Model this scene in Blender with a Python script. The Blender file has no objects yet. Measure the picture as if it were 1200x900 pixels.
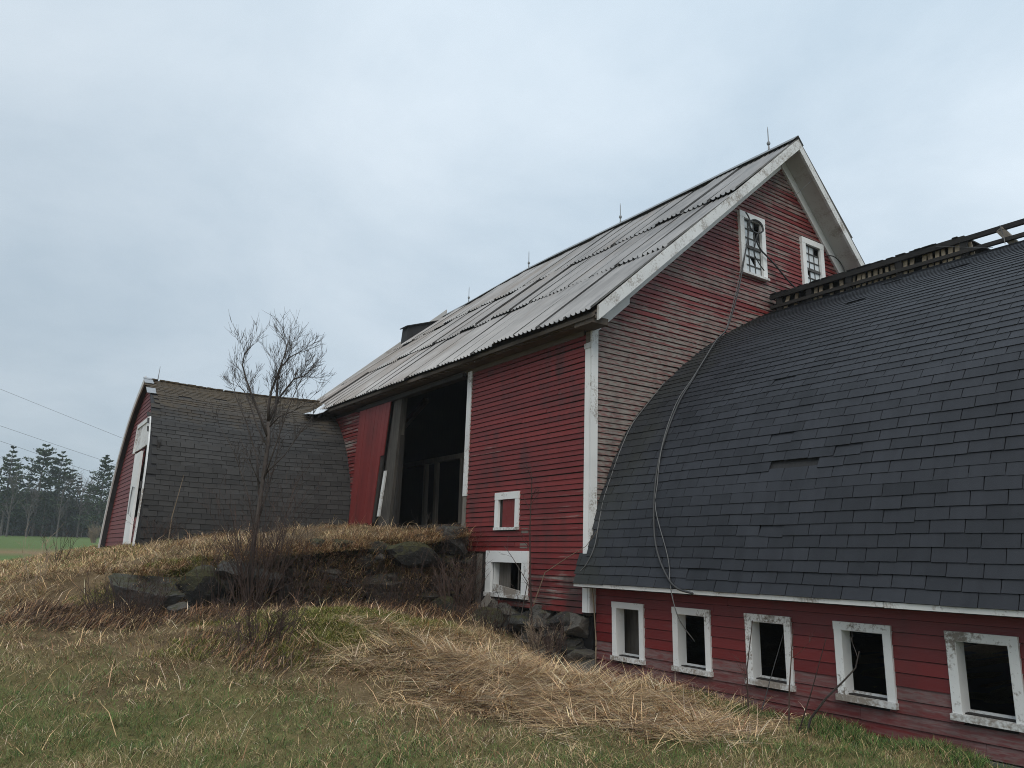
import bpy, bmesh, math, random
import numpy as np
from mathutils import Vector, Matrix

# ------------------------------------------------------------------ camera, sky, sun, exposure
E = 1.58                                   # eye height above the low ground; everything below is written relative to the eye
SC = bpy.context.scene
COL = SC.collection
rad = math.radians

cam_d = bpy.data.cameras.new('camera')
cam = bpy.data.objects.new('camera', cam_d)
COL.objects.link(cam)
SC.camera = cam
cam_d.sensor_width = 36.0
cam_d.lens = 26.77
cam_d.clip_start = 0.05
cam_d.clip_end = 3000.0
_y, _p, _r = rad(35.095), rad(12.59), rad(1.0127)
_f = Vector((math.sin(_y) * math.cos(_p), math.cos(_y) * math.cos(_p), math.sin(_p)))
_a = Vector((math.cos(_y), -math.sin(_y), 0.0))
_u = _a.cross(_f)
_rt = _a * math.cos(_r) + _u * math.sin(_r)
_up = -_a * math.sin(_r) + _u * math.cos(_r)
cam.matrix_world = Matrix(((_rt.x, _up.x, -_f.x, 0), (_rt.y, _up.y, -_f.y, 0), (_rt.z, _up.z, -_f.z, E), (0, 0, 0, 1)))

SC.render.engine = 'CYCLES'
SC.cycles.use_denoising = True
SC.cycles.denoiser = 'OPENIMAGEDENOISE'
SC.cycles.denoising_input_passes = 'RGB_ALBEDO_NORMAL'
SC.cycles.denoising_prefilter = 'NONE'       # fine straw and siding keep their edge
if hasattr(SC.cycles, 'sampling_pattern'):
    SC.cycles.sampling_pattern = 'BLUE_NOISE'
SC.cycles.pixel_filter_type = 'BLACKMAN_HARRIS'
SC.cycles.filter_width = 1.0
SC.cycles.max_bounces = 6
SC.cycles.diffuse_bounces = 3
SC.cycles.glossy_bounces = 2
SC.cycles.transmission_bounces = 2
SC.cycles.volume_bounces = 1
SC.cycles.transparent_max_bounces = 4
SC.view_settings.view_transform = 'Standard'
SC.view_settings.look = 'None'
SC.view_settings.gamma = 1.0
SC.view_settings.exposure = 0.15

SUN_ELEV, SUN_AZ = 50.0, 215.0            # behind the camera, high, wholly veiled
W = bpy.data.worlds.new("World")
SC.world = W
W.use_nodes = True
wt = W.node_tree
wt.nodes.clear()


def wn(t, **k):
    n = wt.nodes.new(t)
    for a, b in k.items():
        setattr(n, a, b)
    return n


w_out = wn('ShaderNodeOutputWorld')
w_bg = wn('ShaderNodeBackground')
w_bg.inputs['Strength'].default_value = 0.107
w_sky = wn('ShaderNodeTexSky')
w_sky.sky_type = 'NISHITA'
w_sky.sun_disc = False
w_sky.sun_elevation = rad(SUN_ELEV)
w_sky.sun_rotation = rad(SUN_AZ)
w_sky.air_density = 1.0
w_sky.dust_density = 4.0
w_tc = wn('ShaderNodeTexCoord')
w_sep = wn('ShaderNodeSeparateXYZ')
wt.links.new(w_tc.outputs['Generated'], w_sep.inputs[0])
# cloud layer: direction projected on a flat ceiling so that it stretches towards the horizon
w_mx = wn('ShaderNodeMath', operation='MAXIMUM'); w_mx.inputs[1].default_value = 0.0
wt.links.new(w_sep.outputs['Z'], w_mx.inputs[0])
w_ad = wn('ShaderNodeMath', operation='ADD'); w_ad.inputs[1].default_value = 0.32
wt.links.new(w_mx.outputs[0], w_ad.inputs[0])
w_div = wn('ShaderNodeVectorMath', operation='DIVIDE')
w_cmb = wn('ShaderNodeCombineXYZ')
for _i in range(3):
    wt.links.new(w_ad.outputs[0], w_cmb.inputs[_i])
wt.links.new(w_tc.outputs['Generated'], w_div.inputs[0])
wt.links.new(w_cmb.outputs[0], w_div.inputs[1])
w_ns = wn('ShaderNodeTexNoise')
w_ns.inputs['Scale'].default_value = 1.6
w_ns.inputs['Detail'].default_value = 7.0
w_ns.inputs['Roughness'].default_value = 0.56
w_ns.inputs['Distortion'].default_value = 0.25
wt.links.new(w_div.outputs[0], w_ns.inputs['Vector'])
w_rmp = wn('ShaderNodeValToRGB')
w_rmp.color_ramp.elements[0].position = 0.30
w_rmp.color_ramp.elements[0].color = (4.35, 5.3, 6.15, 1)
w_rmp.color_ramp.elements[1].position = 0.72
w_rmp.color_ramp.elements[1].color = (6.3, 7.1, 7.8, 1)
wt.links.new(w_ns.outputs[0], w_rmp.inputs[0])
# overcast brightening towards the zenith
w_mr = wn('ShaderNodeMapRange')
w_mr.inputs['From Min'].default_value = 0.0
w_mr.inputs['From Max'].default_value = 1.0
w_mr.inputs['To Min'].default_value = 0.84
w_mr.inputs['To Max'].default_value = 1.22
wt.links.new(w_mx.outputs[0], w_mr.inputs['Value'])
# slightly brighter where the veiled sun lights the cloud (right of the view)
w_dot = wn('ShaderNodeVectorMath', operation='DOT_PRODUCT')
w_dot.inputs[1].default_value = (0.93, 0.12, 0.35)
wt.links.new(w_tc.outputs['Generated'], w_dot.inputs[0])
w_mr2 = wn('ShaderNodeMapRange')
w_mr2.inputs['From Min'].default_value = -0.2
w_mr2.inputs['From Max'].default_value = 1.0
w_mr2.inputs['To Min'].default_value = 0.86
w_mr2.inputs['To Max'].default_value = 1.16
wt.links.new(w_dot.outputs['Value'], w_mr2.inputs['Value'])
w_mm = wn('ShaderNodeMath', operation='MULTIPLY')
wt.links.new(w_mr.outputs[0], w_mm.inputs[0])
wt.links.new(w_mr2.outputs[0], w_mm.inputs[1])
w_sc = wn('ShaderNodeVectorMath', operation='SCALE')
wt.links.new(w_rmp.outputs[0], w_sc.inputs[0])
wt.links.new(w_mm.outputs[0], w_sc.inputs['Scale'])
w_mix = wn('ShaderNodeMixRGB')
w_mix.inputs[0].default_value = 0.9
wt.links.new(w_sky.outputs[0], w_mix.inputs[1])
wt.links.new(w_sc.outputs[0], w_mix.inputs[2])
wt.links.new(w_mix.outputs[0], w_bg.inputs['Color'])
wt.links.new(w_bg.outputs[0], w_out.inputs['Surface'])

sun_d = bpy.data.lights.new('sun', 'SUN')
sun_d.energy = 1.5
sun_d.angle = rad(40)
sun_d.color = (1.0, 0.95, 0.88)
sun = bpy.data.objects.new('sun', sun_d)
COL.objects.link(sun)
sun.location = (0, 0, 40)
_az = rad(SUN_AZ)
_sd = Vector((math.sin(_az) * math.cos(rad(SUN_ELEV)), math.cos(_az) * math.cos(rad(SUN_ELEV)), math.sin(rad(SUN_ELEV))))
sun.rotation_euler = _sd.to_track_quat('Z', 'Y').to_euler()

random.seed(7)
np.random.seed(7)
R = random.random
U = random.uniform


# ------------------------------------------------------------------ node helpers
class NT:
    def __init__(s, name):
        s.m = bpy.data.materials.new(name)
        s.m.use_nodes = True
        s.t = s.m.node_tree
        s.b = s.t.nodes['Principled BSDF']

    def n(s, kind, **kw):
        nd = s.t.nodes.new('ShaderNode' + kind)
        for k, v in kw.items():
            if hasattr(nd, k):
                setattr(nd, k, v)
        return nd

    def put(s, sock, v):
        if isinstance(v, bpy.types.NodeSocket):
            s.t.links.new(v, sock)
        elif isinstance(v, (tuple, list)) and len(v) == 3 and sock.type == 'RGBA':
            sock.default_value = (*v, 1.0)
        else:
            sock.default_value = v

    def pos(s):
        return s.n('NewGeometry').outputs['Position']

    def vmul(s, v, sc):
        nd = s.n('VectorMath', operation='MULTIPLY')
        s.put(nd.inputs[0], v)
        nd.inputs[1].default_value = sc
        return nd.outputs[0]

    def noise(s, vec, scale=1.0, detail=3.0, rough=0.55, dist=0.0):
        nd = s.n('TexNoise')
        s.put(nd.inputs['Vector'], vec)
        nd.inputs['Scale'].default_value = scale
        nd.inputs['Detail'].default_value = detail
        nd.inputs['Roughness'].default_value = rough
        nd.inputs['Distortion'].default_value = dist
        return nd.outputs[0]

    def math(s, op, a, b=0.0, clamp=False):
        nd = s.n('Math', operation=op, use_clamp=clamp)
        s.put(nd.inputs[0], a)
        s.put(nd.inputs[1], b)
        return nd.outputs[0]

    def rng(s, v, a, b, c=0.0, d=1.0):
        nd = s.n('MapRange')
        s.put(nd.inputs['Value'], v)
        nd.inputs['From Min'].default_value = a
        nd.inputs['From Max'].default_value = b
        nd.inputs['To Min'].default_value = c
        nd.inputs['To Max'].default_value = d
        return nd.outputs[0]

    def mix(s, f, a, b, blend='MIX'):
        nd = s.n('MixRGB', blend_type=blend)
        s.put(nd.inputs[0], f)
        s.put(nd.inputs[1], a)
        s.put(nd.inputs[2], b)
        return nd.outputs[0]

    def attr(s, name, kind='GEOMETRY'):
        nd = s.n('Attribute')
        nd.attribute_type = kind
        nd.attribute_name = name
        return nd

    def rnd(s):
        return s.n('ObjectInfo').outputs['Random']

    def bump(s, h, strength=0.3, dist=0.01):
        nd = s.n('Bump')
        nd.inputs['Strength'].default_value = strength
        nd.inputs['Distance'].default_value = dist
        s.put(nd.inputs['Height'], h)
        s.t.links.new(nd.outputs[0], s.b.inputs['Normal'])

    def out(s, color=None, rough=None, metal=None, spec=None):
        if color is not None:
            s.put(s.b.inputs['Base Color'], color)
        if rough is not None:
            s.put(s.b.inputs['Roughness'], rough)
        if metal is not None:
            s.put(s.b.inputs['Metallic'], metal)
        if spec is not None:
            s.put(s.b.inputs['Specular IOR Level'], spec)
        return s.m


def m_red(name, red, red2, wood, wear_lo, wear_hi, streak=(1.1, 1.1, 22.0), rough=0.6, dirt=0.5):
    """old red paint on boards: bare wood shows through in streaks along the board; obj['wear'] adds to it"""
    t = NT(name)
    p = t.pos()
    big = t.noise(p, 0.55, 3.0)
    st = t.noise(t.vmul(p, streak), 1.0, 5.0, 0.62)
    w = t.attr('wear', 'OBJECT').outputs['Fac']
    s = t.math('ADD', t.math('MULTIPLY', big, 0.55), t.math('MULTIPLY', st, 0.75))
    s = t.math('ADD', s, w)
    mask = t.rng(s, wear_lo, wear_hi)
    fl = t.noise(t.vmul(p, (9, 9, 46)), 1.0, 3.0, 0.6)
    mask = t.math('MULTIPLY', mask, t.rng(fl, 0.36, 0.56, 0.35, 1.0))
    rv = t.math('ADD', t.math('MULTIPLY', t.rnd(), 0.55), t.math('MULTIPLY', t.noise(p, 1.7, 4.0), 0.6))
    rc = t.mix(t.rng(rv, 0.25, 0.95), red, red2)
    gr = t.noise(t.vmul(p, (5, 5, 90)), 1.0, 4.0)
    wc = t.mix(t.rng(gr, 0.3, 0.7), wood, tuple(c * 1.55 for c in wood))
    c = t.mix(mask, rc, wc)
    dn = t.math('ADD', t.noise(t.vmul(p, (2.6, 2.6, 0.9)), 1.0, 5.0, 0.6), t.attr('stain_shade', 'OBJECT').outputs['Fac'])
    c = t.mix(t.rng(dn, 0.52, 0.78, 0.0, dirt), c, (0.022, 0.018, 0.016))
    t.bump(t.math('ADD', t.math('MULTIPLY', gr, 0.6), t.math('MULTIPLY', fl, 0.5)), 0.35, 0.006)
    return t.out(c, t.rng(mask, 0, 1, rough, 0.85))


def m_white(name, peel_lo, peel_hi, white=(0.80, 0.81, 0.80), wood=(0.16, 0.14, 0.12)):
    t = NT(name)
    p = t.pos()
    a = t.noise(p, 2.3, 5.0, 0.65)
    b = t.noise(p, 34.0, 4.0, 0.6)
    s = t.math('ADD', t.math('MULTIPLY', a, 0.62), t.math('MULTIPLY', b, 0.38))
    s = t.math('ADD', s, t.attr('wear', 'OBJECT').outputs['Fac'])
    m = t.rng(s, peel_lo, peel_hi)
    g = t.noise(t.vmul(p, (60, 60, 8)), 1.0, 3.0)
    wc = t.mix(g, wood, tuple(c * 1.7 for c in wood))
    dust = t.noise(p, 1.3, 4.0)
    wh = t.mix(t.rng(dust, 0.35, 0.75), white, tuple(c * 0.8 for c in white))
    c = t.mix(m, wh, wc)
    t.bump(t.math('SUBTRACT', t.math('MULTIPLY', g, 0.3), m), 0.4, 0.004)
    return t.out(c, 0.6)


def m_wood(name, c1, c2, grain=(30, 30, 1.6), rough=0.85):
    t = NT(name)
    p = t.pos()
    g = t.noise(t.vmul(p, grain), 1.0, 5.0, 0.65)
    l = t.noise(p, 1.9, 4.0)
    f = t.math('ADD', t.math('MULTIPLY', g, 0.65), t.math('MULTIPLY', l, 0.35))
    f = t.math('ADD', f, t.math('MULTIPLY', t.math('SUBTRACT', t.rnd(), 0.5), 0.25))
    t.bump(g, 0.5, 0.006)
    return t.out(t.mix(t.rng(f, 0.33, 0.68), c1, c2), rough)


def m_shingle(name, mode, c1, c2, alg, alg_color, moss_z=None, rough=0.62):
    """asphalt shingle; one tone per tab (object random for tabs that are parts, a face attribute for the joined rest)"""
    t = NT(name)
    p = t.pos()
    r = t.rnd() if mode == 'part' else t.attr('tint').outputs['Fac']
    g = t.noise(p, 160.0, 2.0)
    l = t.noise(p, 0.9, 4.0, 0.6)
    w = t.noise(t.vmul(p, (3.0, 6.0, 3.0)), 1.0, 4.0)
    f = t.math('ADD', t.math('ADD', t.math('MULTIPLY', r, 0.26), 0.08), t.math('MULTIPLY', l, 0.5))
    f = t.math('ADD', f, t.math('MULTIPLY', w, 0.28))
    f = t.math('ADD', f, t.math('MULTIPLY', t.math('SUBTRACT', t.noise(t.vmul(p, (0.35, 5.0, 0.35)), 1.0, 4.0, 0.6), 0.5), 0.5))
    f = t.math('ADD', f, t.math('MULTIPLY', t.math('SUBTRACT', g, 0.5), 0.35))
    c = t.mix(t.rng(f, 0.3, 0.95), c1, c2)
    s = t.n('SeparateXYZ')
    t.put(s.inputs[0], p)
    # algae grown where two roofs meet, and a mossy ridge
    an = t.noise(p, 1.4, 5.0, 0.65)
    if alg is not None:
        a = t.math('ADD', t.rng(s.outputs['Y'], alg[0], alg[1]), t.math('MULTIPLY', t.math('SUBTRACT', an, 0.5), 1.1))
        c = t.mix(t.rng(a, 0.35, 1.0, 0.0, 0.8), c, alg_color)
    if moss_z is not None:
        mn = t.noise(t.vmul(p, (2.0, 5, 5)), 1.0, 5.0, 0.7)
        a = t.math('ADD', t.rng(s.outputs['Z'], moss_z[0] + E, moss_z[1] + E), t.math('MULTIPLY', t.math('SUBTRACT', mn, 0.5), 1.5))
        mc = t.mix(t.noise(p, 14.0, 3.0), (0.062, 0.046, 0.024), (0.105, 0.072, 0.038))
        c = t.mix(t.rng(a, 0.35, 1.05, 0.0, 0.9), c, mc)
    t.bump(t.math('ADD', g, t.math('MULTIPLY', w, 0.6)), 0.35, 0.005)
    return t.out(c, rough, spec=0.33)


M = {}
M['barn_red'] = m_red('barn_red_paint', (0.125, 0.0095, 0.0088), (0.195, 0.018, 0.0155), (0.17, 0.152, 0.135), 0.70, 0.82, dirt=0.7)
M['stable_red'] = m_red('wing_red_paint', (0.118, 0.0082, 0.0088), (0.172, 0.0155, 0.0150), (0.135, 0.085, 0.082), 0.72, 0.94, rough=0.5, dirt=0.4)
M['shed_red'] = m_red('shed_red_paint', (0.125, 0.016, 0.016), (0.17, 0.03, 0.028), (0.15, 0.12, 0.11), 0.82, 1.05, dirt=0.4)
M['door_red'] = m_red('door_red_paint', (0.16, 0.019, 0.018), (0.20, 0.030, 0.027), (0.075, 0.045, 0.04), 0.84, 1.10, streak=(16, 16, 0.9))
M['white'] = m_white('white_trim_paint', 0.575, 0.665)
M['white_old'] = m_white('flaking_white_paint', 0.50, 0.62, (0.72, 0.73, 0.72), (0.20, 0.175, 0.15))
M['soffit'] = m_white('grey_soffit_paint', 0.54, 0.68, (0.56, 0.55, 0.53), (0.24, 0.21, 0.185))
M['eave_wood'] = m_wood('brown_eave_wood', (0.06, 0.047, 0.036), (0.125, 0.10, 0.078), (3, 3, 40))
M['grey_wood'] = m_wood('grey_weathered_wood', (0.075, 0.065, 0.055), (0.20, 0.18, 0.155))
M['post_wood'] = m_wood('wet_grey_post_wood', (0.018, 0.016, 0.014), (0.095, 0.085, 0.072))
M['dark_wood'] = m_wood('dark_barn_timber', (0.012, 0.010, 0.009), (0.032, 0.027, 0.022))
M['timber'] = m_wood('grey_barn_timber', (0.18, 0.155, 0.13), (0.36, 0.31, 0.26))
M['rail_wood'] = m_wood('rotten_dark_wood', (0.008, 0.0075, 0.0075), (0.030, 0.027, 0.024), (9, 3, 40))
M['slat_wood'] = m_wood('tan_slat_wood', (0.16, 0.125, 0.09), (0.52, 0.42, 0.30), (14, 14, 14))
M['deck'] = m_wood('dark_roof_deck', (0.016, 0.016, 0.017), (0.028, 0.028, 0.03))
SH1, SH2 = (0.0125, 0.0145, 0.0185), (0.037, 0.0405, 0.050)
M['shingle_part'] = m_shingle('slate_shingle', 'part', SH1, SH2, (6.0, 9.6), (0.036, 0.038, 0.026))
M['shingle_mass'] = m_shingle('slate_shingle_joined', 'mass', SH1, SH2, (6.0, 9.6), (0.036, 0.038, 0.026))
SD1, SD2 = (0.018, 0.0175, 0.017), (0.056, 0.054, 0.052)
M['shed_shingle_part'] = m_shingle('old_shingle', 'part', SD1, SD2, None, None, (2.2, 3.6), 0.75)
M['shed_shingle_mass'] = m_shingle('old_shingle_joined', 'mass', SD1, SD2, None, None, (2.2, 3.6), 0.75)


def m_metal():
    t = NT('weathered_galvanized_iron')
    p = t.pos()
    a = t.noise(p, 0.55, 4.0, 0.6)
    st = t.noise(t.vmul(p, (1.2, 16, 1.2)), 1.0, 4.0, 0.6)
    f = t.math('ADD', t.math('MULTIPLY', a, 0.5), t.math('MULTIPLY', st, 0.5))
    c = t.mix(t.rng(f, 0.3, 0.7), (0.15, 0.149, 0.148), (0.37, 0.366, 0.362))
    s = t.n('SeparateXYZ')
    t.put(s.inputs[0], p)
    far = t.rng(s.outputs['Y'], 9.0, 20.0, -0.10, 0.16)
    rn = t.math('ADD', t.math('ADD', t.math('MULTIPLY', t.noise(p, 0.8, 5.0, 0.65), 0.6), t.math('MULTIPLY', st, 0.4)), far)
    rn = t.math('ADD', rn, t.math('MULTIPLY', t.math('SUBTRACT', t.rnd(), 0.5), 0.22))
    rm = t.rng(rn, 0.52, 0.70, 0.0, 0.85)
    c = t.mix(rm, c, t.mix(t.noise(p, 6.0, 3.0), (0.15, 0.13, 0.115), (0.27, 0.24, 0.215)))
    t.put(t.b.inputs['Metallic'], t.rng(rm, 0, 1, 0.6, 0.0))
    t.bump(t.noise(p, 40, 2.0), 0.15, 0.004)
    return t.out(c, t.rng(st, 0.3, 0.7, 0.36, 0.6))


M['metal'] = m_metal()
_t = NT('bright_flashing'); M['flashing'] = _t.out(_t.mix(_t.noise(_t.pos(), 9.0, 4.0), (0.50, 0.53, 0.56), (0.74, 0.77, 0.80)), 0.45, 0.25)
_t = NT('dull_tin'); M['tin'] = _t.out(_t.mix(_t.noise(_t.pos(), 14.0, 4.0), (0.20, 0.215, 0.23), (0.40, 0.42, 0.44)), 0.5, 0.2)
_t = NT('dull_iron'); M['iron'] = _t.out(_t.mix(_t.noise(_t.pos(), 20.0), (0.16, 0.17, 0.18), (0.30, 0.31, 0.32)), 0.55, 0.4)
_t = NT('black_cable'); M['cable'] = _t.out(_t.mix(_t.noise(_t.pos(), 12.0), (0.018, 0.019, 0.02), (0.055, 0.056, 0.058)), 0.6)
_t = NT('grey_cable'); M['grey_cable'] = _t.out(_t.mix(_t.noise(_t.pos(), 9.0), (0.06, 0.06, 0.06), (0.15, 0.15, 0.148)), 0.45)
_t = NT('pale_glass'); M['glass'] = _t.out(_t.mix(_t.noise(_t.pos(), 5.0, 4.0), (0.48, 0.53, 0.56), (0.74, 0.78, 0.80)), 0.12, spec=0.6)  # pale blue-grey of the panes set in the base colour
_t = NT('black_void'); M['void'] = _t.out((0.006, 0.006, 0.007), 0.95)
_t = NT('dark_muntin'); M['muntin'] = _t.out(_t.mix(_t.noise(_t.pos(), 20.0), (0.03, 0.03, 0.03), (0.10, 0.095, 0.09)), 0.7)
_t = NT('concrete'); M['concrete'] = _t.out(_t.mix(_t.noise(_t.pos(), 4.0, 5.0), (0.07, 0.085, 0.065), (0.17, 0.18, 0.15)), 0.9)


def m_stone(name, c1, c2, moss, lichen=0.5):
    t = NT(name)
    p = t.pos()
    a = t.noise(p, 7.0, 8.0, 0.72)
    c = t.mix(t.rng(t.math('ADD', a, t.math('MULTIPLY', t.math('SUBTRACT', t.rnd(), 0.5), 0.5)), 0.3, 0.78), c1, c2)
    b = t.noise(p, 16.0, 6.0, 0.75)
    c = t.mix(t.rng(b, 0.60, 0.66, 0.0, lichen), c, (0.24, 0.24, 0.21))
    nz = t.n('SeparateXYZ')
    t.put(nz.inputs[0], t.n('NewGeometry').outputs['Normal'])
    mm = t.math('ADD', t.math('MULTIPLY', nz.outputs['Z'], 0.45), t.math('MULTIPLY', t.noise(p, 7.0, 7.0, 0.72), 1.1))
    mc = t.mix(t.noise(p, 11.0, 3.0), (0.022, 0.024, 0.008), (0.075, 0.068, 0.018))
    c = t.mix(t.rng(mm, 1.0 - moss, 1.25 - moss, 0.0, 0.95), c, mc)
    t.bump(t.math('ADD', a, t.math('MULTIPLY', t.noise(p, 30.0, 4.0, 0.7), 0.45)), 1.0, 0.07)
    return t.out(c, 0.85)


M['stone'] = m_stone('wall_stone', (0.016, 0.015, 0.014), (0.125, 0.115, 0.10), 0.10, 0.75)
M['stone_mossy'] = m_stone('mossy_stone', (0.014, 0.0135, 0.012), (0.075, 0.070, 0.060), 0.44)
M['stone_pale'] = m_stone('pale_stone', (0.055, 0.055, 0.053), (0.20, 0.197, 0.19), 0.24, 0.3)


def m_vc(name, rough=0.8, bump=None, spec=0.25, trans=0.0):
    t = NT(name)
    c = t.attr('tone').outputs['Color']
    if bump:
        p = t.pos()
        n = t.noise(p, bump, 6.0, 0.7)
        c = t.mix(1.0, c, t.mix(n, (0.45, 0.45, 0.45), (1.55, 1.5, 1.45)), 'MULTIPLY')
        t.bump(n, 0.9, 0.05)
    return t.out(c, rough, spec=spec)


M['ground'] = m_vc('meadow_ground', 0.95, 9.0, 0.1)
M['blade'] = m_vc('grass_blade', 0.7)
M['needle'] = m_vc('pine_needle', 0.7)
M['bark'] = m_wood('grey_brown_bark', (0.035, 0.028, 0.024), (0.10, 0.082, 0.072), (40, 40, 7))
M['twig_red'] = m_wood('red_brown_twig', (0.032, 0.019, 0.015), (0.085, 0.052, 0.040), (30, 30, 6))
M['twig_tan'] = m_wood('tan_dead_stalk', (0.16, 0.12, 0.08), (0.34, 0.26, 0.18), (30, 30, 6))
M['pine_bark'] = m_wood('pine_bark', (0.05, 0.045, 0.042), (0.12, 0.105, 0.095), (6, 6, 1))


# ------------------------------------------------------------------ mesh helpers
def V(x, y, z):
    return Vector((x, y, z + E))


class MB:
    """collects shapes (eye-relative heights) and links them as ONE mesh object"""

    def __init__(s):
        s.v, s.f = [], []

    def add(s, vs, fs):
        o = len(s.v)
        s.v += [(a, b, c + E) for a, b, c in vs]
        s.f += [tuple(i + o for i in f) for f in fs]
        return s

    def hexa(s, c):
        """8 corners: four of one face, then the four opposite"""
        return s.add(c, [(0, 3, 2, 1), (4, 5, 6, 7), (0, 1, 5, 4), (1, 2, 6, 5), (2, 3, 7, 6), (3, 0, 4, 7)])

    def box(s, x0, x1, y0, y1, z0, z1, fn=None):
        c = [(x0, y0, z0), (x1, y0, z0), (x1, y1, z0), (x0, y1, z0), (x0, y0, z1), (x1, y0, z1), (x1, y1, z1), (x0, y1, z1)]
        if fn:
            c = [fn(*q) for q in c]
        return s.hexa(c)

    def prism(s, poly, d):
        """polygon (3-D points, in order) pushed along the vector d"""
        n = len(poly)
        vs = [tuple(q) for q in poly] + [(q[0] + d[0], q[1] + d[1], q[2] + d[2]) for q in poly]
        return s.add(vs, [tuple(range(n))[::-1], tuple(range(n, 2 * n))] + [(i, (i + 1) % n, n + (i + 1) % n, n + i) for i in range(n)])

    def bar(s, a, b, w, h, up=(0, 0, 1)):
        a, b = Vector(a), Vector(b)
        t = (b - a).normalized()
        u = Vector(up)
        sd = t.cross(u)
        if sd.length < 1e-4:
            sd = t.cross(Vector((1, 0, 0)))
        sd.normalize()
        u = sd.cross(t)
        c = []
        for q in (a, b):
            for i, j in ((-1, -1), (1, -1), (1, 1), (-1, 1)):
                c.append(tuple(q + sd * (i * w / 2) + u * (j * h / 2)))
        return s.hexa(c)

    def tube(s, pts, rs, k=5):
        pts = [Vector(p) for p in pts]
        n = len(pts)
        if not hasattr(rs, '__len__'):
            rs = [rs] * n
        vs, fs = [], []
        ref = Vector((0.31, 0.27, 0.91))
        for i, p in enumerate(pts):
            t = (pts[min(i + 1, n - 1)] - pts[max(i - 1, 0)])
            if t.length < 1e-9:
                t = Vector((0, 0, 1))
            t.normalize()
            a = t.cross(ref)
            if a.length < 1e-3:
                a = t.cross(Vector((1, 0, 0)))
            a.normalize()
            b = t.cross(a)
            for j in range(k):
                g = 2 * math.pi * j / k
                vs.append(tuple(p + (a * math.cos(g) + b * math.sin(g)) * rs[i]))
        for i in range(n - 1):
            for j in range(k):
                fs.append((i * k + j, i * k + (j + 1) % k, (i + 1) * k + (j + 1) % k, (i + 1) * k + j))
        fs.append(tuple(range(k))[::-1])
        fs.append(tuple((n - 1) * k + j for j in range(k)))
        return s.add(vs, fs)

    def mesh(s, name):
        me = bpy.data.meshes.new(name)
        me.from_pydata(s.v, [], s.f)
        me.update()
        return me

    def build(s, name, mat, parent=None, smooth=False, wear=None):
        me = s.mesh(name)
        return link(name, me, mat, parent, smooth=smooth, wear=wear)


def link(name, me, mat, parent=None, mw=None, smooth=False, wear=None, stain_shade=None):
    o = bpy.data.objects.new(name, me)
    COL.objects.link(o)
    if mat is not None and not me.materials:
        me.materials.append(mat)
    if smooth:
        me.shade_smooth()
    if parent is not None:
        o.parent = parent
        o.matrix_parent_inverse = parent.matrix_basis.inverted()   # children are written in world coordinates
    if mw is not None:
        o.matrix_basis = mw
    if wear is not None:
        o['wear'] = wear
    if stain_shade is not None:
        o['stain_shade'] = stain_shade
    return o


def thing(name, label, cat, loc, group=None):
    o = bpy.data.objects.new(name, None)
    COL.objects.link(o)
    o.location = V(*loc)
    o.empty_display_size = 0.3
    o.matrix_basis = Matrix.Translation(o.location)
    return tag(o, label, cat, group)


def tag(o, label=None, cat=None, group=None, kind=None):
    if label:
        o['label'] = label
    if cat:
        o['category'] = cat
    if group:
        o['group'] = group
    if kind:
        o['kind'] = kind
    return o


_PR = np.random.RandomState(3).rand(4, 256, 256)


def vnoise(x, y, k=0):
    x = np.asarray(x, float); y = np.asarray(y, float)
    xi = np.floor(x).astype(int); yi = np.floor(y).astype(int)
    fx = x - xi; fy = y - yi
    fx = fx * fx * (3 - 2 * fx); fy = fy * fy * (3 - 2 * fy)
    T = _PR[k]
    a = T[xi % 256, yi % 256]; b = T[(xi + 1) % 256, yi % 256]
    c = T[xi % 256, (yi + 1) % 256]; d = T[(xi + 1) % 256, (yi + 1) % 256]
    return (a * (1 - fx) + b * fx) * (1 - fy) + (c * (1 - fx) + d * fx) * fy


def fbm(x, y, k=0, o=4):
    s, a, t = 0.0, 1.0, 0.0
    for i in range(o):
        s = s + a * vnoise(x * 2 ** i + 17.3 * i, y * 2 ** i + 9.1 * i, k)
        t += a
        a *= 0.5
    return s / t


# ------------------------------------------------------------------ terrain
LOW = np.array([
    (0, 0, -1.6), (3, 0, -1.62), (6, 0, -1.6), (7.2, 0, -1.6), (-4, 0, -1.6), (-4, 6, -1.45), (0.1, 6.4, -1.48), (3.2, 4.5, -1.56),
    (5, 5.5, -1.52), (7.2, 3, -1.60), (7.2, 5.5, -1.60), (7.1, 7.9, -1.58), (6.3, 8, -1.47), (6.9, 8.8, -1.42), (6.8, 9.7, -1.15), (6.9, 10.8, -0.95),
    (5.2, 7.2, -1.27), (5.6, 9.5, -0.98), (3.7, 9.3, -0.77), (4.6, 9.2, -0.80), (3.4, 8, -1.08), (3.3, 6.8, -1.36), (2, 9.5, -0.98), (1.6, 7.5, -1.28), (0.1, 8, -1.2),
    (0.2, 11, -0.72), (1.5, 10.7, -0.86), (2.6, 11, -0.88), (3.8, 11, -0.88), (5.0, 11, -0.90), (6.0, 11, -0.94), (-3, 11, -0.68), (-3, 8, -1.1),
    (0, -8, -1.7), (10, -8, -1.7), (-8, 0, -1.6), (-9, 12, -0.75), (20, 0, -1.6), (22, 14, -1.3), (8.5, 9.5, -1.5), (10, 5, -1.6), (10, 0, -1.6), (16, 8, -1.6), (3, 14, -0.8), (7, 14, -0.9), (-4, 15, -0.6)])
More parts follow.
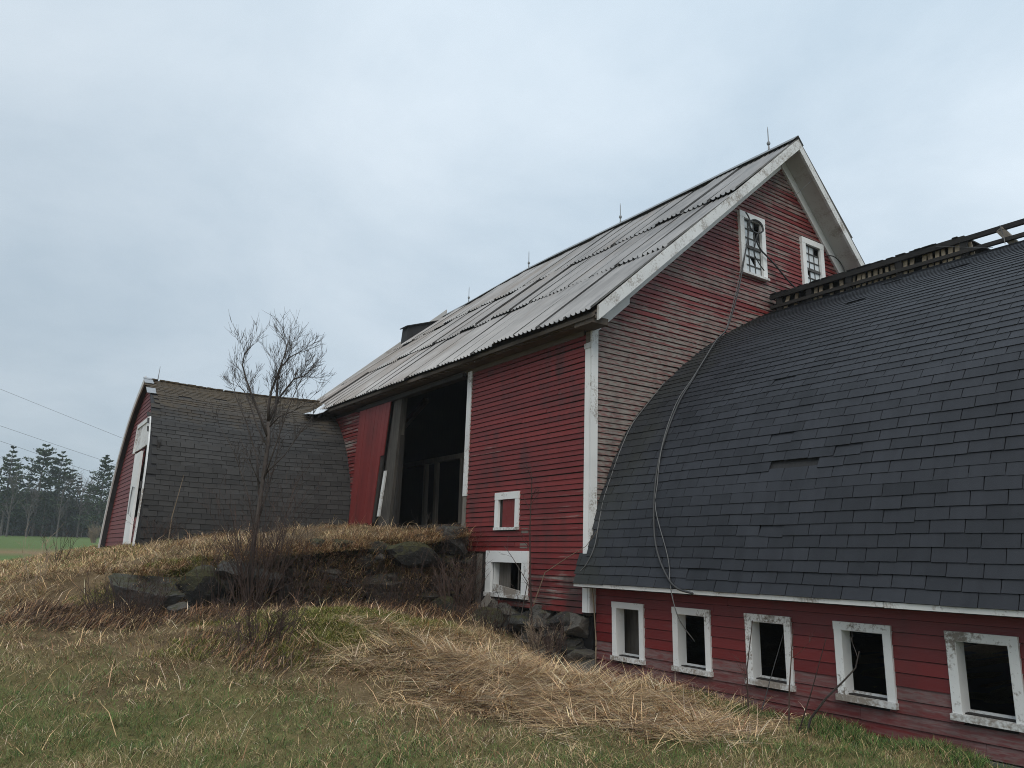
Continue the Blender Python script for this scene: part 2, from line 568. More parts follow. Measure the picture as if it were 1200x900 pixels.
HIGH = np.array([
    (0.2, 11, -0.66), (-3, 11, -0.66), (1.4, 11.9, -0.42), (2.2, 11.75, -0.24), (3, 11.6, -0.10), (4, 11.6, 0.02), (5, 11.6, 0.12), (6, 11.6, 0.24), (7, 11.6, 0.38), (7, 14, 0.50), (7, 16.3, 0.50),
    (5, 16.3, 0.34), (3, 16.3, 0.08), (5, 13.8, 0.26), (3, 13.8, 0.00), (0.5, 14, -0.60), (1.6, 18, -0.24), (2.9, 22, 0.06), (0.4, 20, -0.80), (1.3, 15.5, -0.38),
    (-4, 15, -0.75), (-4, 20, -0.85), (-2, 26, -0.95), (6, 24, 0.2), (9, 12, 0.3), (9, 18, 0.4), (16, 20, 0.2), (10, 27, 0.1), (16, 12, 0.1), (-9, 12, -0.75)])


def _rbf(P):
    n = len(P)
    d = np.hypot(P[:, None, 0] - P[None, :, 0], P[:, None, 1] - P[None, :, 1])
    A = np.zeros((n + 3, n + 3))
    A[:n, :n] = d
    A[:n, n] = 1
    A[:n, n + 1] = P[:, 0]
    A[:n, n + 2] = P[:, 1]
    A[n:, :n] = A[:n, n:].T
    return np.linalg.solve(A, np.concatenate([P[:, 2], np.zeros(3)]))


_RL, _RH = _rbf(LOW), _rbf(HIGH)


def _sheet(P, Wt, x, y):
    z = np.zeros_like(x)
    for s in range(0, len(x), 40000):
        a, b = x[s:s + 40000], y[s:s + 40000]
        d = np.hypot(a[:, None] - P[None, :, 0], b[:, None] - P[None, :, 1])
        z[s:s + 40000] = d @ Wt[:-3] + Wt[-3] + Wt[-2] * a + Wt[-1] * b
    return z


def gz(x, y):
    """ground height, eye-relative: a low meadow and a bank above the stone wall"""
    x = np.atleast_1d(np.asarray(x, float)); y = np.atleast_1d(np.asarray(y, float))
    xc = np.clip(x, -12, 26); yc = np.clip(y, -10, 30)
    lo, hi = _sheet(LOW, _RL, xc, yc), _sheet(HIGH, _RH, xc, yc)
    wd = np.interp(x, [0.8, 2.4], [2.6, 0.22])                 # abrupt behind the wall, easy slope to its left
    w = np.clip((y - 11.42 + 0.08 * (fbm(x * 2.2, y * 2.2, 3) - 0.5) - (wd - 0.22) * -0.1) / wd + 0.0, 0, 1)
    w = w * w * (3 - 2 * w)
    z = lo * (1 - w) + hi * w
    r = np.hypot(x, y)
    back = y < 5
    far = np.where(back, -1.7, np.interp(r, [0, 40, 60, 80, 130, 200, 2000], [-0.3, -0.78, -0.45, 0.0, 1.35, 2.2, 4.0]))
    w = np.clip((r - 22) / 16, 0, 1)
    w = w * w * (3 - 2 * w)
    z = z * (1 - w) + far * w
    near = np.clip(1 - (r - 16) / 20, 0, 1)
    z = z + near * (0.15 * (fbm(x * 1.1, y * 1.1, 0) - 0.5) + 0.15 * (fbm(x * 3.4, y * 3.4, 2, 3) - 0.5))
    inb = ((x > 6.95) & (y > 8.2) & (x < 16) & (y < 21)) | ((x > 7.1) & (y < 8.3) & (x < 17))
    return np.where(inb & (y > 8.2), np.minimum(z, 0.2), z)


def gz1(x, y):
    return float(gz(x, y)[0])


def zone(x, y):
    """share of each kind of growth at a place: lawn, straw, moss, bramble"""
    n1 = fbm(x * 0.9, y * 0.9, 2)
    n2 = fbm(x * 2.3 + 40, y * 2.3, 3)
    # straw sheet: from the hump down to the wing
    sx = (x - 5.55) * 0.80 + (y - 6.9) * -0.60
    sy = (x - 5.55) * 0.60 + (y - 6.9) * 0.80
    straw = np.clip(1.5 - np.hypot(sx / 1.75, sy / 1.25) + (n2 - 0.5) * 1.3, 0, 1)
    lawn = np.clip((10.4 - y - 1.05 * np.maximum(x, 0.0) + (n1 - 0.5) * 3.4) / 2.0, 0, 1) * (1 - straw)
    lawn = np.maximum(lawn, np.clip((5.6 - y + (n1 - 0.5) * 3.0) / 0.9, 0, 1) * (1 - straw) * 0.9)
    lawn = np.maximum(lawn, np.clip(1 - (7.2 - x) / 0.7, 0, 1) * (y < 6.8) * 0.8 * (n2 > 0.42))
    moss = np.clip(2.0 - np.hypot((x - 4.0) / 1.0, (y - 8.8) / 0.72) + (n2 - 0.5) * 1.6, 0, 1) * (1 - straw)
    moss = np.maximum(moss, np.clip(1.5 - np.hypot((x - 2.2) / 0.85, (y - 11.6) / 0.35) + (n2 - 0.5), 0, 1))
    br = np.clip(1.2 - np.abs(y - 10.65 - (x < 2) * 0.1) / 0.45 + (n2 - 0.5) * 1.2, 0, 1) * (x > 0.6) * (x < 7.0)
    br = np.maximum(br, np.clip(1.2 - np.hypot((x - 2.75) / 0.55, (y - 8.6) / 0.9) + (n2 - 0.5) * 1.2, 0, 1))
    br = np.maximum(br, np.clip(1.2 - np.hypot((x - 1.3) / 0.8, (y - 10.2) / 0.35) + (n2 - 0.5) * 1.2, 0, 1))
    return lawn, straw, moss, br * (1 - moss)


def axis(lo, hi, step, far):
    a = list(np.arange(lo, hi + step / 2, step))
    d, q = step, hi
    while q < far:
        d *= 1.28
        q += d
        a.append(q)
    d, q = step, lo
    b = []
    while q > -far:
        d *= 1.28
        q -= d
        b.append(q)
    return np.array(b[::-1] + a)


def build_ground():
    xs = axis(-3.0, 9.0, 0.085, 520.0)
    ys = axis(2.0, 18.0, 0.085, 520.0)
    X, Y = np.meshgrid(xs, ys, indexing='ij')
    x, y = X.ravel(), Y.ravel()
    z = gz(x, y) + E
    nx, ny = len(xs), len(ys)
    i = np.arange(nx * ny).reshape(nx, ny)
    q = np.stack([i[:-1, :-1], i[1:, :-1], i[1:, 1:], i[:-1, 1:]], -1).reshape(-1, 4)
    me = bpy.data.meshes.new('ground')
    me.vertices.add(len(x))
    me.vertices.foreach_set('co', np.stack([x, y, z], 1).astype(np.float32).ravel())
    me.loops.add(q.size)
    me.loops.foreach_set('vertex_index', q.ravel().astype(np.int32))
    me.polygons.add(len(q))
    me.polygons.foreach_set('loop_start', (np.arange(len(q)) * 4).astype(np.int32))
    me.update(calc_edges=True)
    lawn, straw, moss, br = zone(x, y)
    n = fbm(x * 3, y * 3, 1)[:, None]
    c = np.array([0.15, 0.11, 0.064]) * (0.6 + 0.8 * n)
    def lay(c, m, k):
        m = m[:, None]
        return c * (1 - m) + np.array(k) * (0.7 + 0.6 * n) * m
    c = lay(c, lawn * 0.9, (0.15, 0.14, 0.06))
    c = lay(c, straw, (0.11, 0.078, 0.046))
    c = lay(c, moss * 0.9, (0.055, 0.058, 0.014))
    c = lay(c, br * 0.8, (0.034, 0.022, 0.016))
    r = np.hypot(x, y)
    fn = fbm(x * 0.12, y * 0.12, 0)
    rr = r * (1 + 0.25 * (fn - 0.5)) - x * 0.25
    green = np.where(rr > 64, 1.0, 0.0) + np.where((rr > 36) & (rr < 50), 1.0, 0.0)
    fieldm = np.clip((r - 24) / 6, 0, 1)
    fc = np.where(green[:, None] > 0, np.array([0.105, 0.155, 0.052]), np.array([0.23, 0.165, 0.09]))
    c = c * (1 - fieldm[:, None]) + fc * (0.8 + 0.4 * fn[:, None]) * fieldm[:, None]
    at = me.attributes.new('tone', 'FLOAT_COLOR', 'POINT')
    at.data.foreach_set('color', np.concatenate([c, np.ones((len(c), 1))], 1).astype(np.float32).ravel())
    me.shade_smooth()
    o = link('ground', me, M['ground'])
    tag(o, kind='structure')


build_ground()


# ------------------------------------------------------------------ grass (stuff)
def blades(name, x, y, length, width, lean, curve, heading, color, sink=0.01, lift=0.0):
    n = len(x)
    z = gz(x, y) + E - sink + np.asarray(lift)
    b = np.stack([x, y, z], 1)
    d = np.stack([np.cos(heading), np.sin(heading), np.zeros(n)], 1)
    up = np.array([0, 0, 1.0])
    t1 = lean
    t2 = np.minimum(lean + curve, 1.75)
    mid = b + (length * 0.5)[:, None] * (np.cos(t1)[:, None] * up + np.sin(t1)[:, None] * d)
    tip = mid + (length * 0.5)[:, None] * (np.cos(t2)[:, None] * up + np.sin(t2)[:, None] * d)
    a = np.random.rand(n) * 6.283
    sd = np.stack([np.cos(a), np.sin(a), np.zeros(n)], 1)
    flat = (np.abs(lean) > 0.9)[:, None]
    perp = np.stack([-d[:, 1], d[:, 0], np.zeros(n)], 1)
    sd = np.where(flat, perp, sd) * width[:, None]
    P = np.stack([b - sd, b + sd, mid + sd * 0.8, mid - sd * 0.8, tip], 1).reshape(-1, 3)
    base = (np.arange(n) * 5)[:, None]
    L = (base + np.array([0, 1, 2, 3, 3, 2, 4])[None]).ravel()
    st = ((np.arange(n) * 7)[:, None] + np.array([0, 4])[None]).ravel()
    me = bpy.data.meshes.new(name)
    me.vertices.add(n * 5)
    me.vertices.foreach_set('co', P.astype(np.float32).ravel())
    me.loops.add(n * 7)
    me.loops.foreach_set('vertex_index', L.astype(np.int32))
    me.polygons.add(n * 2)
    me.polygons.foreach_set('loop_start', st.astype(np.int32))
    me.update(calc_edges=True)
    at = me.attributes.new('tone', 'FLOAT_COLOR', 'POINT')
    C = np.repeat(np.concatenate([color, np.ones((n, 1))], 1), 5, axis=0)
    at.data.foreach_set('color', C.astype(np.float32).ravel())
    o = link(name, me, M['blade'])
    tag(o, kind='stuff')
    return o


def in_view(x, y, pad=0.16):
    a = np.arctan2(x, y)
    return (a > rad(0.0) - pad) & (a < rad(70) + pad)


def free(x, y):
    """outside the buildings and off the wall's face"""
    ok = ~((x > 7.0) & (y > 8.05))
    ok &= ~((x > 7.12) & (y <= 8.05))
    ok &= ~((x > 2.78 + 0.025 * (y - 16.35)) & (y > 16.25) & (y < 22.0))
    ok &= ~((x > 2.3) & (x < 7.1) & (y > 11.12) & (y < 11.55))
    return ok


def scatter(n, x0, x1, y0, y1):
    x = np.random.uniform(x0, x1, n); y = np.random.uniform(y0, y1, n)
    k = in_view(x, y, 0.5) & free(x, y) & (in_view(x, y, 0.05) | (np.random.rand(n) < 0.3))
    return x[k], y[k]


def colors(n, pal, wts, var=0.25):
    pal = np.array(pal)
    i = np.random.choice(len(pal), n, p=np.array(wts) / sum(wts))
    c = pal[i] * np.random.uniform(1 - var, 1 + var, (n, 1))
    return c * np.random.uniform(0.93, 1.07, (n, 3))


TAN = (0.50, 0.36, 0.20); STRAW = (0.76, 0.54, 0.30); PALE = (0.72, 0.59, 0.42); RUST = (0.28, 0.15, 0.076)
BROWN = (0.125, 0.08, 0.052); GREEN = (0.105, 0.19, 0.048); OLIVE = (0.22, 0.21, 0.08); DGREEN = (0.042, 0.072, 0.024)


def grow_grass():
    rs = np.random.rand
    # 1 lawn: short green and olive blades with dead ones between
    x, y = scatter(1300000, -4.5, 7.2, 2.3, 11.2)
    lawn, straw, moss, br = zone(x, y)
    r = np.hypot(x, y)
    k = rs(len(x)) < (lawn * 0.95 + 0.10 * (1 - lawn)) * np.clip(1.25 - r / 14, 0.3, 1) * (1 - 0.95 * straw) * 0.7
    x, y = x[k], y[k]
    n = len(x)
    g = fbm(x * 1.5, y * 1.5, 0)
    dead = rs(n) > np.clip(0.50 + (g - 0.45) * 3.0, 0.12, 0.92)
    c = np.where(dead[:, None], colors(n, [TAN, PALE, OLIVE, BROWN], [4, 0.8, 4, 2.0]), colors(n, [GREEN, OLIVE, DGREEN], [4, 3, 2]))
    blades('lawn_grass', x, y, (0.03 + 0.065 * rs(n) + 0.06 * rs(n) ** 8) * (0.45 + 1.3 * fbm(x * 4.5, y * 4.5, 2, 3)), 0.0012 + 0.0013 * rs(n) ** 2, 0.2 + 1.2 * rs(n), 0.2 + 0.7 * rs(n),
           rs(n) * 6.28, c)
    # 2 dead meadow grass over bank and hump
    x, y = scatter(930000, -4.5, 7.1, 2.3, 17.5)
    lawn, straw, moss, br = zone(x, y)
    k = rs(len(x)) < (1 - 0.9 * lawn) * (1 - 0.9 * straw) * (1 - 0.9 * moss) * (1 - 0.55 * br) * np.clip(1.3 - np.hypot(x, y) / 22, 0.35, 1)
    cl = fbm(x * 3.4, y * 3.4, 2, 3)
    k &= rs(len(x)) < np.clip((cl - 0.36) * 4.2, 0.10, 1.0)
    x, y, cl = x[k], y[k], cl[k]
    n = len(x)
    g = fbm(x * 1.2 + 9, y * 1.2, 1)
    rust = rs(n) < np.clip(0.25 + (g - 0.5) * 2.5 + 0.25 * (y > 11.4) * (x > 3), 0.05, 0.8)
    c = np.where(rust[:, None], colors(n, [RUST, BROWN, TAN], [4, 3, 2]), colors(n, [TAN, STRAW, PALE, OLIVE, BROWN], [4.5, 1.4, 0.5, 2.2, 2.8]))
    up = (y > 11.4)
    blades('dead_meadow_grass', x, y, (0.03 + 0.15 * rs(n) ** 2.2 + 0.03 * up) * (0.4 + 1.1 * cl), 0.0014 + 0.0020 * rs(n) ** 2, 0.5 + 1.05 * rs(n), 0.2 + 0.9 * rs(n),
           -0.6 + 3.0 * (fbm(x * 1.3, y * 1.3, 3) - 0.5) * 4 + np.random.normal(0, 1.3, n), c)
    # 3 flattened straw: broken sheaves of long stems lying across each other down the slope
    x, y = scatter(19000, 2.6, 7.2, 3.5, 10.0)
    lawn, straw, moss, br = zone(x, y)
    k = rs(len(x)) < straw * np.clip((fbm(x * 2.2, y * 2.2, 1) - 0.22) * 3.0, 0.2, 1)
    x, y = x[k], y[k]
    m = len(x)
    hb = -0.75 + np.random.normal(0, 1.0, m) + (rs(m) < 0.5) * 3.1416
    tl = rs(m)
    per = 16
    x = np.repeat(x, per) + np.random.normal(0, 0.075, m * per); y = np.repeat(y, per) + np.random.normal(0, 0.09, m * per)
    hd = np.repeat(hb, per) + np.random.normal(0, 0.22, m * per)
    tl = np.repeat(tl, per)
    k = free(x, y)
    x, y, hd, tl = x[k], y[k], hd[k], tl[k]
    n = len(x)
    c = colors(n, [STRAW, PALE, TAN, RUST, BROWN], [4, 2, 3, 2.2, 2.6], 0.4)
    blades('flattened_straw', x, y, 0.12 + 0.42 * rs(n) ** 1.2, 0.0016 + 0.0034 * rs(n) ** 3, 1.42 + 0.17 * rs(n) - 0.35 * (tl > 0.90), 0.0 + 0.16 * rs(n), hd, c,
           sink=0.0, lift=0.01 + 0.07 * tl * rs(n))
    # 4 long loose stems scattered anywhere
    x, y = scatter(5200, -1.2, 7.1, 4.0, 15.5)
    lawn, straw, moss, br = zone(x, y)
    k = rs(len(x)) < 0.8 - 0.6 * lawn
    x, y = x[k], y[k]
    n = len(x)
    blades('loose_stalks', x, y, 0.12 + 0.36 * rs(n) ** 1.6, 0.0026 + 0.0014 * rs(n), 0.4 + 0.9 * rs(n), 0.2 + 0.6 * rs(n), rs(n) * 6.28,
           colors(n, [PALE, STRAW, TAN, RUST], [2, 4, 3, 2]))
    # 5 moss and fine green on the hump
    x, y = scatter(230000, 1.2, 6.4, 7.2, 12.2)
    lawn, straw, moss, br = zone(x, y)
    k = rs(len(x)) < moss
    x, y = x[k], y[k]
    n = len(x)
    blades('moss', x, y, 0.03 + 0.07 * rs(n), 0.003 + 0.002 * rs(n), 0.2 + 0.8 * rs(n), 0.2 + 0.6 * rs(n), rs(n) * 6.28,
           colors(n, [(0.17, 0.175, 0.032), (0.10, 0.115, 0.026), OLIVE, TAN], [5, 3, 2, 1.0]))
    # 6 dark dead bramble litter at the wall's foot and down the hump
    x, y = scatter(120000, 0.2, 7.0, 7.4, 11.35)
    lawn, straw, moss, br = zone(x, y)
    k = rs(len(x)) < br * 0.75
    x, y = x[k], y[k]
    n = len(x)
    blades('bramble_litter', x, y, 0.10 + 0.20 * rs(n), 0.0024 + 0.002 * rs(n), 0.4 + 1.0 * rs(n), 0.4 + 0.8 * rs(n), -1.2 + rs(n) * 2.6,
           colors(n, [BROWN, RUST, (0.06, 0.038, 0.028), TAN], [4, 3, 4, 1]), lift=0.03)
    # 7 fresh green tufts against the wing's wall
    x = np.random.normal(6.93, 0.13, 22000); y = np.random.uniform(2.2, 6.9, 22000)
    k = (x < 7.13) & (fbm(x * 2, y * 2, 2) > 0.42)
    x, y = x[k], y[k]
    n = len(x)
    blades('green_grass_tufts', x, y, 0.05 + 0.10 * rs(n), 0.0026 + 0.0018 * rs(n), 0.1 + 0.5 * rs(n), 0.2 + 0.6 * rs(n), rs(n) * 6.28,
           colors(n, [GREEN, DGREEN, OLIVE, TAN], [5, 3, 2, 1]))
    # 8 rank dead growth hanging over the wall's top edge
    x = np.random.uniform(2.0, 7.0, 70000); y = 11.40 + 0.5 * rs(70000) ** 1.5
    k = rs(len(x)) < 0.02 + 4.5 * (fbm(x * 2.6, y * 1.2, 1) - 0.47)
    x, y = x[k], y[k]
    n = len(x)
    blades('overhanging_grass', x, y, 0.06 + 0.22 * rs(n) ** 2, 0.0024 + 0.002 * rs(n), 0.2 + 1.2 * rs(n), 0.6 + 0.9 * rs(n),
           -1.57 + (rs(n) - 0.5) * 4.2, colors(n, [TAN, RUST, STRAW, OLIVE, BROWN], [4, 4, 2, 1.5, 2]))
    # 8b moss and dead grass rooted on the wall's top stones
    tx = np.random.uniform(1.5, 7.0, 60000); ty = np.random.uniform(10.92, 11.55, 60000)
    k = (fbm(tx * 2.4, ty * 1.2, 0) > 0.47) & ((tx > 2.4) | (ty > 11.05))
    tx, ty = tx[k], ty[k]
    n = len(tx)
    tz = np.interp(tx, [1.5, 2.4, 3.0, 4.0, 5.0, 6.0, 7.0], [-0.34, -0.28, -0.12, 0.03, 0.13, 0.22, 0.40]) - 0.35 * np.clip(11.25 - ty, 0, 1) ** 1.2
    dr = (rs(n) < 0.5) & (fbm(tx * 2.6, ty * 9.0, 2) > 0.47)      # some of it hangs from joints lower down
    fz = rs(n) ** 0.7
    tz = np.where(dr, -0.86 + (tz + 0.80) * fz, tz); ty = np.where(dr, 10.97 + 0.10 * (tz + 0.9), ty)
    g = rs(n) < 0.45
    c = np.where(g[:, None], colors(n, [(0.12, 0.12, 0.025), (0.07, 0.075, 0.02), OLIVE], [3, 3, 2]), colors(n, [TAN, RUST, BROWN, STRAW], [3, 4, 2, 1]))
    blades('wall_top_growth', tx, ty, np.where(g, 0.03 + 0.06 * rs(n), 0.06 + 0.26 * rs(n) ** 2), 0.0022 + 0.0016 * rs(n), 0.3 + 1.3 * rs(n), 0.4 + 0.8 * rs(n), -1.57 + (rs(n) - 0.5) * 3.2, c,
           lift=tz - gz(tx, ty))
    # 9 rough field grass further out on the left
    x = np.random.uniform(-6, 5, 60000); y = 14 + 14 * rs(60000) ** 1.4
    k = in_view(x, y, 0.1) & free(x, y) & ((x < 2.7) | (y > 22))
    x, y = x[k], y[k]
    n = len(x)
    blades('field_grass', x, y, 0.05 + 0.12 * rs(n), 0.004 + 0.004 * rs(n), 0.2 + 0.8 * rs(n), 0.3 + 0.6 * rs(n), rs(n) * 6.28,
           colors(n, [TAN, STRAW, OLIVE, RUST, GREEN], [4, 2, 3, 1.5, 1]))


grow_grass()

#@@BUILDINGS@@
# ------------------------------------------------------------------ shared pieces
def unit_clapboard(name, h, t0, t1):
    """one board, 1 m long along +X, outward face -Y, thick lower edge; shared by every board of a wall"""
    me = bpy.data.meshes.new(name)
    v = [(0, 0, 0), (0, -t0, 0), (0, -t1, h), (0, 0, h), (1, 0, 0), (1, -t0, 0), (1, -t1, h), (1, 0, h)]
    f = [(0, 1, 2, 3), (4, 7, 6, 5), (0, 4, 5, 1), (1, 5, 6, 2), (2, 6, 7, 3), (3, 7, 4, 0)]
    me.from_pydata(v, [], f)
    me.update()
    return me


def board_on(parent, me, mat, axis_, a0, a1, plane, z, wear, tilt=0.0, name='clapboard', out=0.0, stain_shade=0.0):
    """axis_ 'y': wall facing -x, board runs from y=a1 down to y=a0; axis_ 'x': wall facing -y"""
    L = a1 - a0
    if L < 0.03:
        return None
    if axis_ == 'y':
        rot = Matrix(((0, 1, 0, 0), (-1, 0, 0, 0), (0, 0, 1, 0), (0, 0, 0, 1)))
        loc = V(plane - out, a1, z)
    else:
        rot = Matrix.Identity(4)
        loc = V(a0, plane - out, z)
    tl = Matrix.Rotation(tilt / max(L, 0.6), 4, 'Y')
    mw = Matrix.Translation(loc) @ rot @ tl @ Matrix.Diagonal((L, 1, 1, 1))
    return link(name, me, mat, parent, mw, wear=wear, stain_shade=stain_shade)


def lean(x, y, z):
    """the old barn leans a little to the right"""
    return (x + 0.0203 * (z + 0.73), y, z)


def lx(z):
    return 0.0203 * (z + 0.73)


def ring_window(fn, a0, a1, z0, z1, w, d0, d1, head=None):
    """four trim boards round an opening; fn(a, depth, z) -> point; depth is outward"""
    mb = MB()
    h = head or w
    for (p0, p1, q0, q1, e) in ((a0, a0 + w, z0, z1 - h, 0.0), (a1 - w, a1, z0, z1 - h, 0.0), (a0 - 0.004, a1 + 0.004, z1 - h, z1, 0.003)):
        c = [(p0, d0, q0), (p1, d0, q0), (p1, d1 + e, q0), (p0, d1 + e, q0), (p0, d0, q1), (p1, d0, q1), (p1, d1 + e, q1), (p0, d1 + e, q1)]
        mb.hexa([fn(*q) for q in c])
    return mb


# ------------------------------------------------------------------ the wing with the curved roof
PROF = [(6.90, -0.37), (6.98, -0.17), (7.09, 0.20), (7.25, 0.72), (7.46, 1.16), (7.66, 1.55), (7.89, 1.89), (8.12, 2.14), (8.42, 2.43),
        (8.81, 2.79), (9.24, 3.13), (9.76, 3.48), (10.21, 3.75), (10.93, 4.13), (11.45, 4.37), (12.0, 4.52)]
_pp = np.array(PROF)
_pc = np.concatenate([[0], np.cumsum(np.hypot(*np.diff(_pp, axis=0).T))])


def prof(s):
    """point and tangent at arc length s up the curve (smoothed)"""
    def at(q):
        return np.array([np.interp(q, _pc, _pp[:, 0]), np.interp(q, _pc, _pp[:, 1])])
    e = 0.16
    p = at(s) if s < 0.2 or s > _pc[-1] - 0.2 else (at(s - e) + 2 * at(s) + at(s + e)) / 4
    t = at(min(s + 0.12, _pc[-1])) - at(max(s - 0.12, 0))
    return p, t / np.hypot(*t)


GY = 8.18            # plane of the barn's gable wall
WEND = -0.6          # near end of the wing
WX = 7.2             # outer face of the wing's low wall


def build_wing():
    root = thing('stable_wing', 'long low red wing under a curved dark shingle roof with empty white framed windows', 'stable', (12.0, 4.0, -1.6))
    # --- wall with five openings in view
    wins = []
    for k in range(7):
        y1 = 7.79 - 1.07 * k
        wins.append((y1 - 0.575, y1))
    inner = [(a + 0.075, b - 0.075) for a, b in wins]
    zt, zb = -0.665, -1.255
    mb = MB()
    mb.box(WX, WX + 0.10, WEND, GY - 0.03, -1.63, zb)
    mb.box(WX, WX + 0.10, WEND, GY - 0.03, zt, -0.30)
    ys = [WEND] + [v for a, b in inner[::-1] for v in (a, b)] + [GY - 0.03]
    for i in range(0, len(ys), 2):
        mb.box(WX + 0.001, WX + 0.099, ys[i], ys[i + 1], zb, zt)
    mb.box(16.7, 16.8, WEND, GY - 0.05, -1.63, -0.3)
    # near end wall under the curve (out of the picture)
    poly = [(WX + 0.12, WEND + 0.05, -1.62)] + [(float(q[0]) + 0.05, WEND + 0.05, float(q[1]) - 0.05) for q in _pp[1:]]
    poly += [(24.0 - p[0], WEND + 0.05, p[2]) for p in poly[::-1]]
    mb.prism(poly, (0, 0.08, 0))
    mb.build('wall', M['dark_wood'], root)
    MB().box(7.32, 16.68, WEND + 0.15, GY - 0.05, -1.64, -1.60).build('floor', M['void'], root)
    MB().box(WX - 0.05, WX + 0.16, WEND, GY - 0.06, -1.85, -1.60).build('foundation', M['concrete'], root)
    # --- boards
    ex = 0.118
    bm = unit_clapboard('wing_board', ex - 0.006, 0.026, 0.014)
    for k in range(11):
        z = -1.585 + ex * k
        cuts = []
        if z + ex > zb and z < zt:
            cuts = inner
        edges = [GY - 0.05] + [v for a, b in cuts for v in (b, a)] + [WEND]
        segs = [(edges[i + 1], edges[i]) for i in range(0, len(edges), 2)]
        if not cuts:
            segs = []
            y = GY - 0.05
            while y > WEND:
                y2 = max(WEND, y - U(2.0, 3.8))
                segs.append((y2 + 0.003, y))
                y = y2
        for a, b in segs:
            wv = (0.24 if k < 4 else -0.02) + U(-0.05, 0.06) + (0.08 if k == 3 else 0)
            board_on(root, bm, M['stable_red'], 'y', a, b, WX, z, wv, tilt=U(-0.004, 0.004), out=U(0, 0.004), stain_shade=(0.10 if k > 9 else 0.03 if k < 4 else -0.03) + U(-0.03, 0.03))  # top board darkened by colour as shade under the eave; low boards stained
    # --- windows
    for i, ((a, b), (ia, ib)) in enumerate(zip(wins, inner)):
        fn = lambda y, d, z: (WX - d, y, z)
        w = ring_window(fn, a, b, zb - 0.01, -0.59, 0.075, -0.012, 0.048).build('window', M['white'], root, wear=(0.02, 0.05, 0.09, 0.03, 0.07, 0, 0)[i])
        s = MB().box(WX - 0.075, WX + 0.12, a - 0.012, b + 0.012, zb - 0.065, zb - 0.012)
        s.build('sill', M['white_old'], w, wear=0.07)
        j = MB()
        j.box(WX - 0.045, WX + 0.10, ib - 0.006, ib + 0.002, zb - 0.012, zt)
        j.box(WX - 0.045, WX + 0.10, ia - 0.002, ia + 0.006, zb - 0.012, zt)
        j.box(WX - 0.044, WX + 0.10, ia - 0.001, ib + 0.001, zt - 0.006, zt + 0.002)
        j.build('jamb', M['white'], w, wear=-0.03)
        st = MB().box(WX + 0.07, WX + 0.10, ia, ib, zb - 0.011, zb + 0.02)
        st.build('sash_stop', M['white_old'], w)
        if i == 0:
            q = MB()
            q.box(WX + 0.30, WX + 0.33, ia - 0.3, ib + 0.3, zb - 0.05, zt + 0.1)
            o = q.build('inner_board', M['grey_wood'], w)
    # --- curved deck, eave
    n = len(PROF)
    mb = MB()
    ss = np.linspace(0, _pc[-1], 44)
    pts = [prof(float(s))[0] for s in ss]
    nrm = [prof(float(s))[1] for s in ss]
    lo = [(p[0] + 0.02 * t[1] + 0.0, p[1] - 0.02 * t[0]) for p, t in zip(pts, nrm)]
    loop = [(float(a), float(b)) for a, b in lo]
    full = loop + [(24.0 - a, b) for a, b in loop[::-1][1:]]
    und = [(a + (0.05 if a < 12 else -0.05), b - 0.05) for a, b in full]
    m = len(full)
    vs = []
    for y in (WEND - 0.15, GY - 0.015):
        vs += [(a, y, b) for a, b in full]
        vs += [(a, y, b) for a, b in und]
    fs = []
    for i in range(m - 1):
        fs.append((i, i + 1, 2 * m + i + 1, 2 * m + i))
        fs.append((m + i, 3 * m + i, 3 * m + i + 1, m + i + 1))
        fs.append((i, m + i, m + i + 1, i + 1))
        fs.append((2 * m + i, 2 * m + i + 1, 3 * m + i + 1, 3 * m + i))
    fs.append((0, 2 * m, 3 * m, m))
    fs.append((m - 1, 2 * m - 1, 4 * m - 1, 3 * m - 1))
    mb.add(vs, fs)
    mb.build('roof_deck', M['deck'], root)
    fa = MB()
    y = GY + 0.10
    while y > WEND:
        y2 = max(WEND - 0.15, y - U(1.6, 2.6))
        fa.box(6.905, 6.93, y2 + 0.004, y, -0.415 + U(-0.003, 0.003), -0.368)
        y = y2
    fa.build('eave_board', M['white_old'], root, wear=-0.02)
    so = MB().box(6.935, WX + 0.02, WEND, GY - 0.04, -0.385, -0.365)
    so.build('eave_soffit', M['eave_wood'], root)
    # --- shingles: the ones that show largest are parts, the rest one joined part
    EX, TW, TH = 0.128, 0.305, 0.009
    tab = bpy.data.meshes.new('shingle_tab')
    hw, hh = TW / 2 - 0.004, EX + 0.04
    tab.from_pydata([(-hw, 0, 0), (hw, 0, 0), (hw, hh, -0.004), (-hw, hh, -0.004), (-hw, 0, TH), (hw, 0, TH), (hw, hh, TH - 0.004), (-hw, hh, TH - 0.004)], [],
                    [(0, 3, 2, 1), (4, 5, 6, 7), (0, 1, 5, 4), (1, 2, 6, 5), (2, 3, 7, 6), (3, 0, 4, 7)])
    tab.update()
    tab.materials.append(M['shingle_part'])
    rows = int((_pc[-1] - 0.5) / EX)
    lst = []
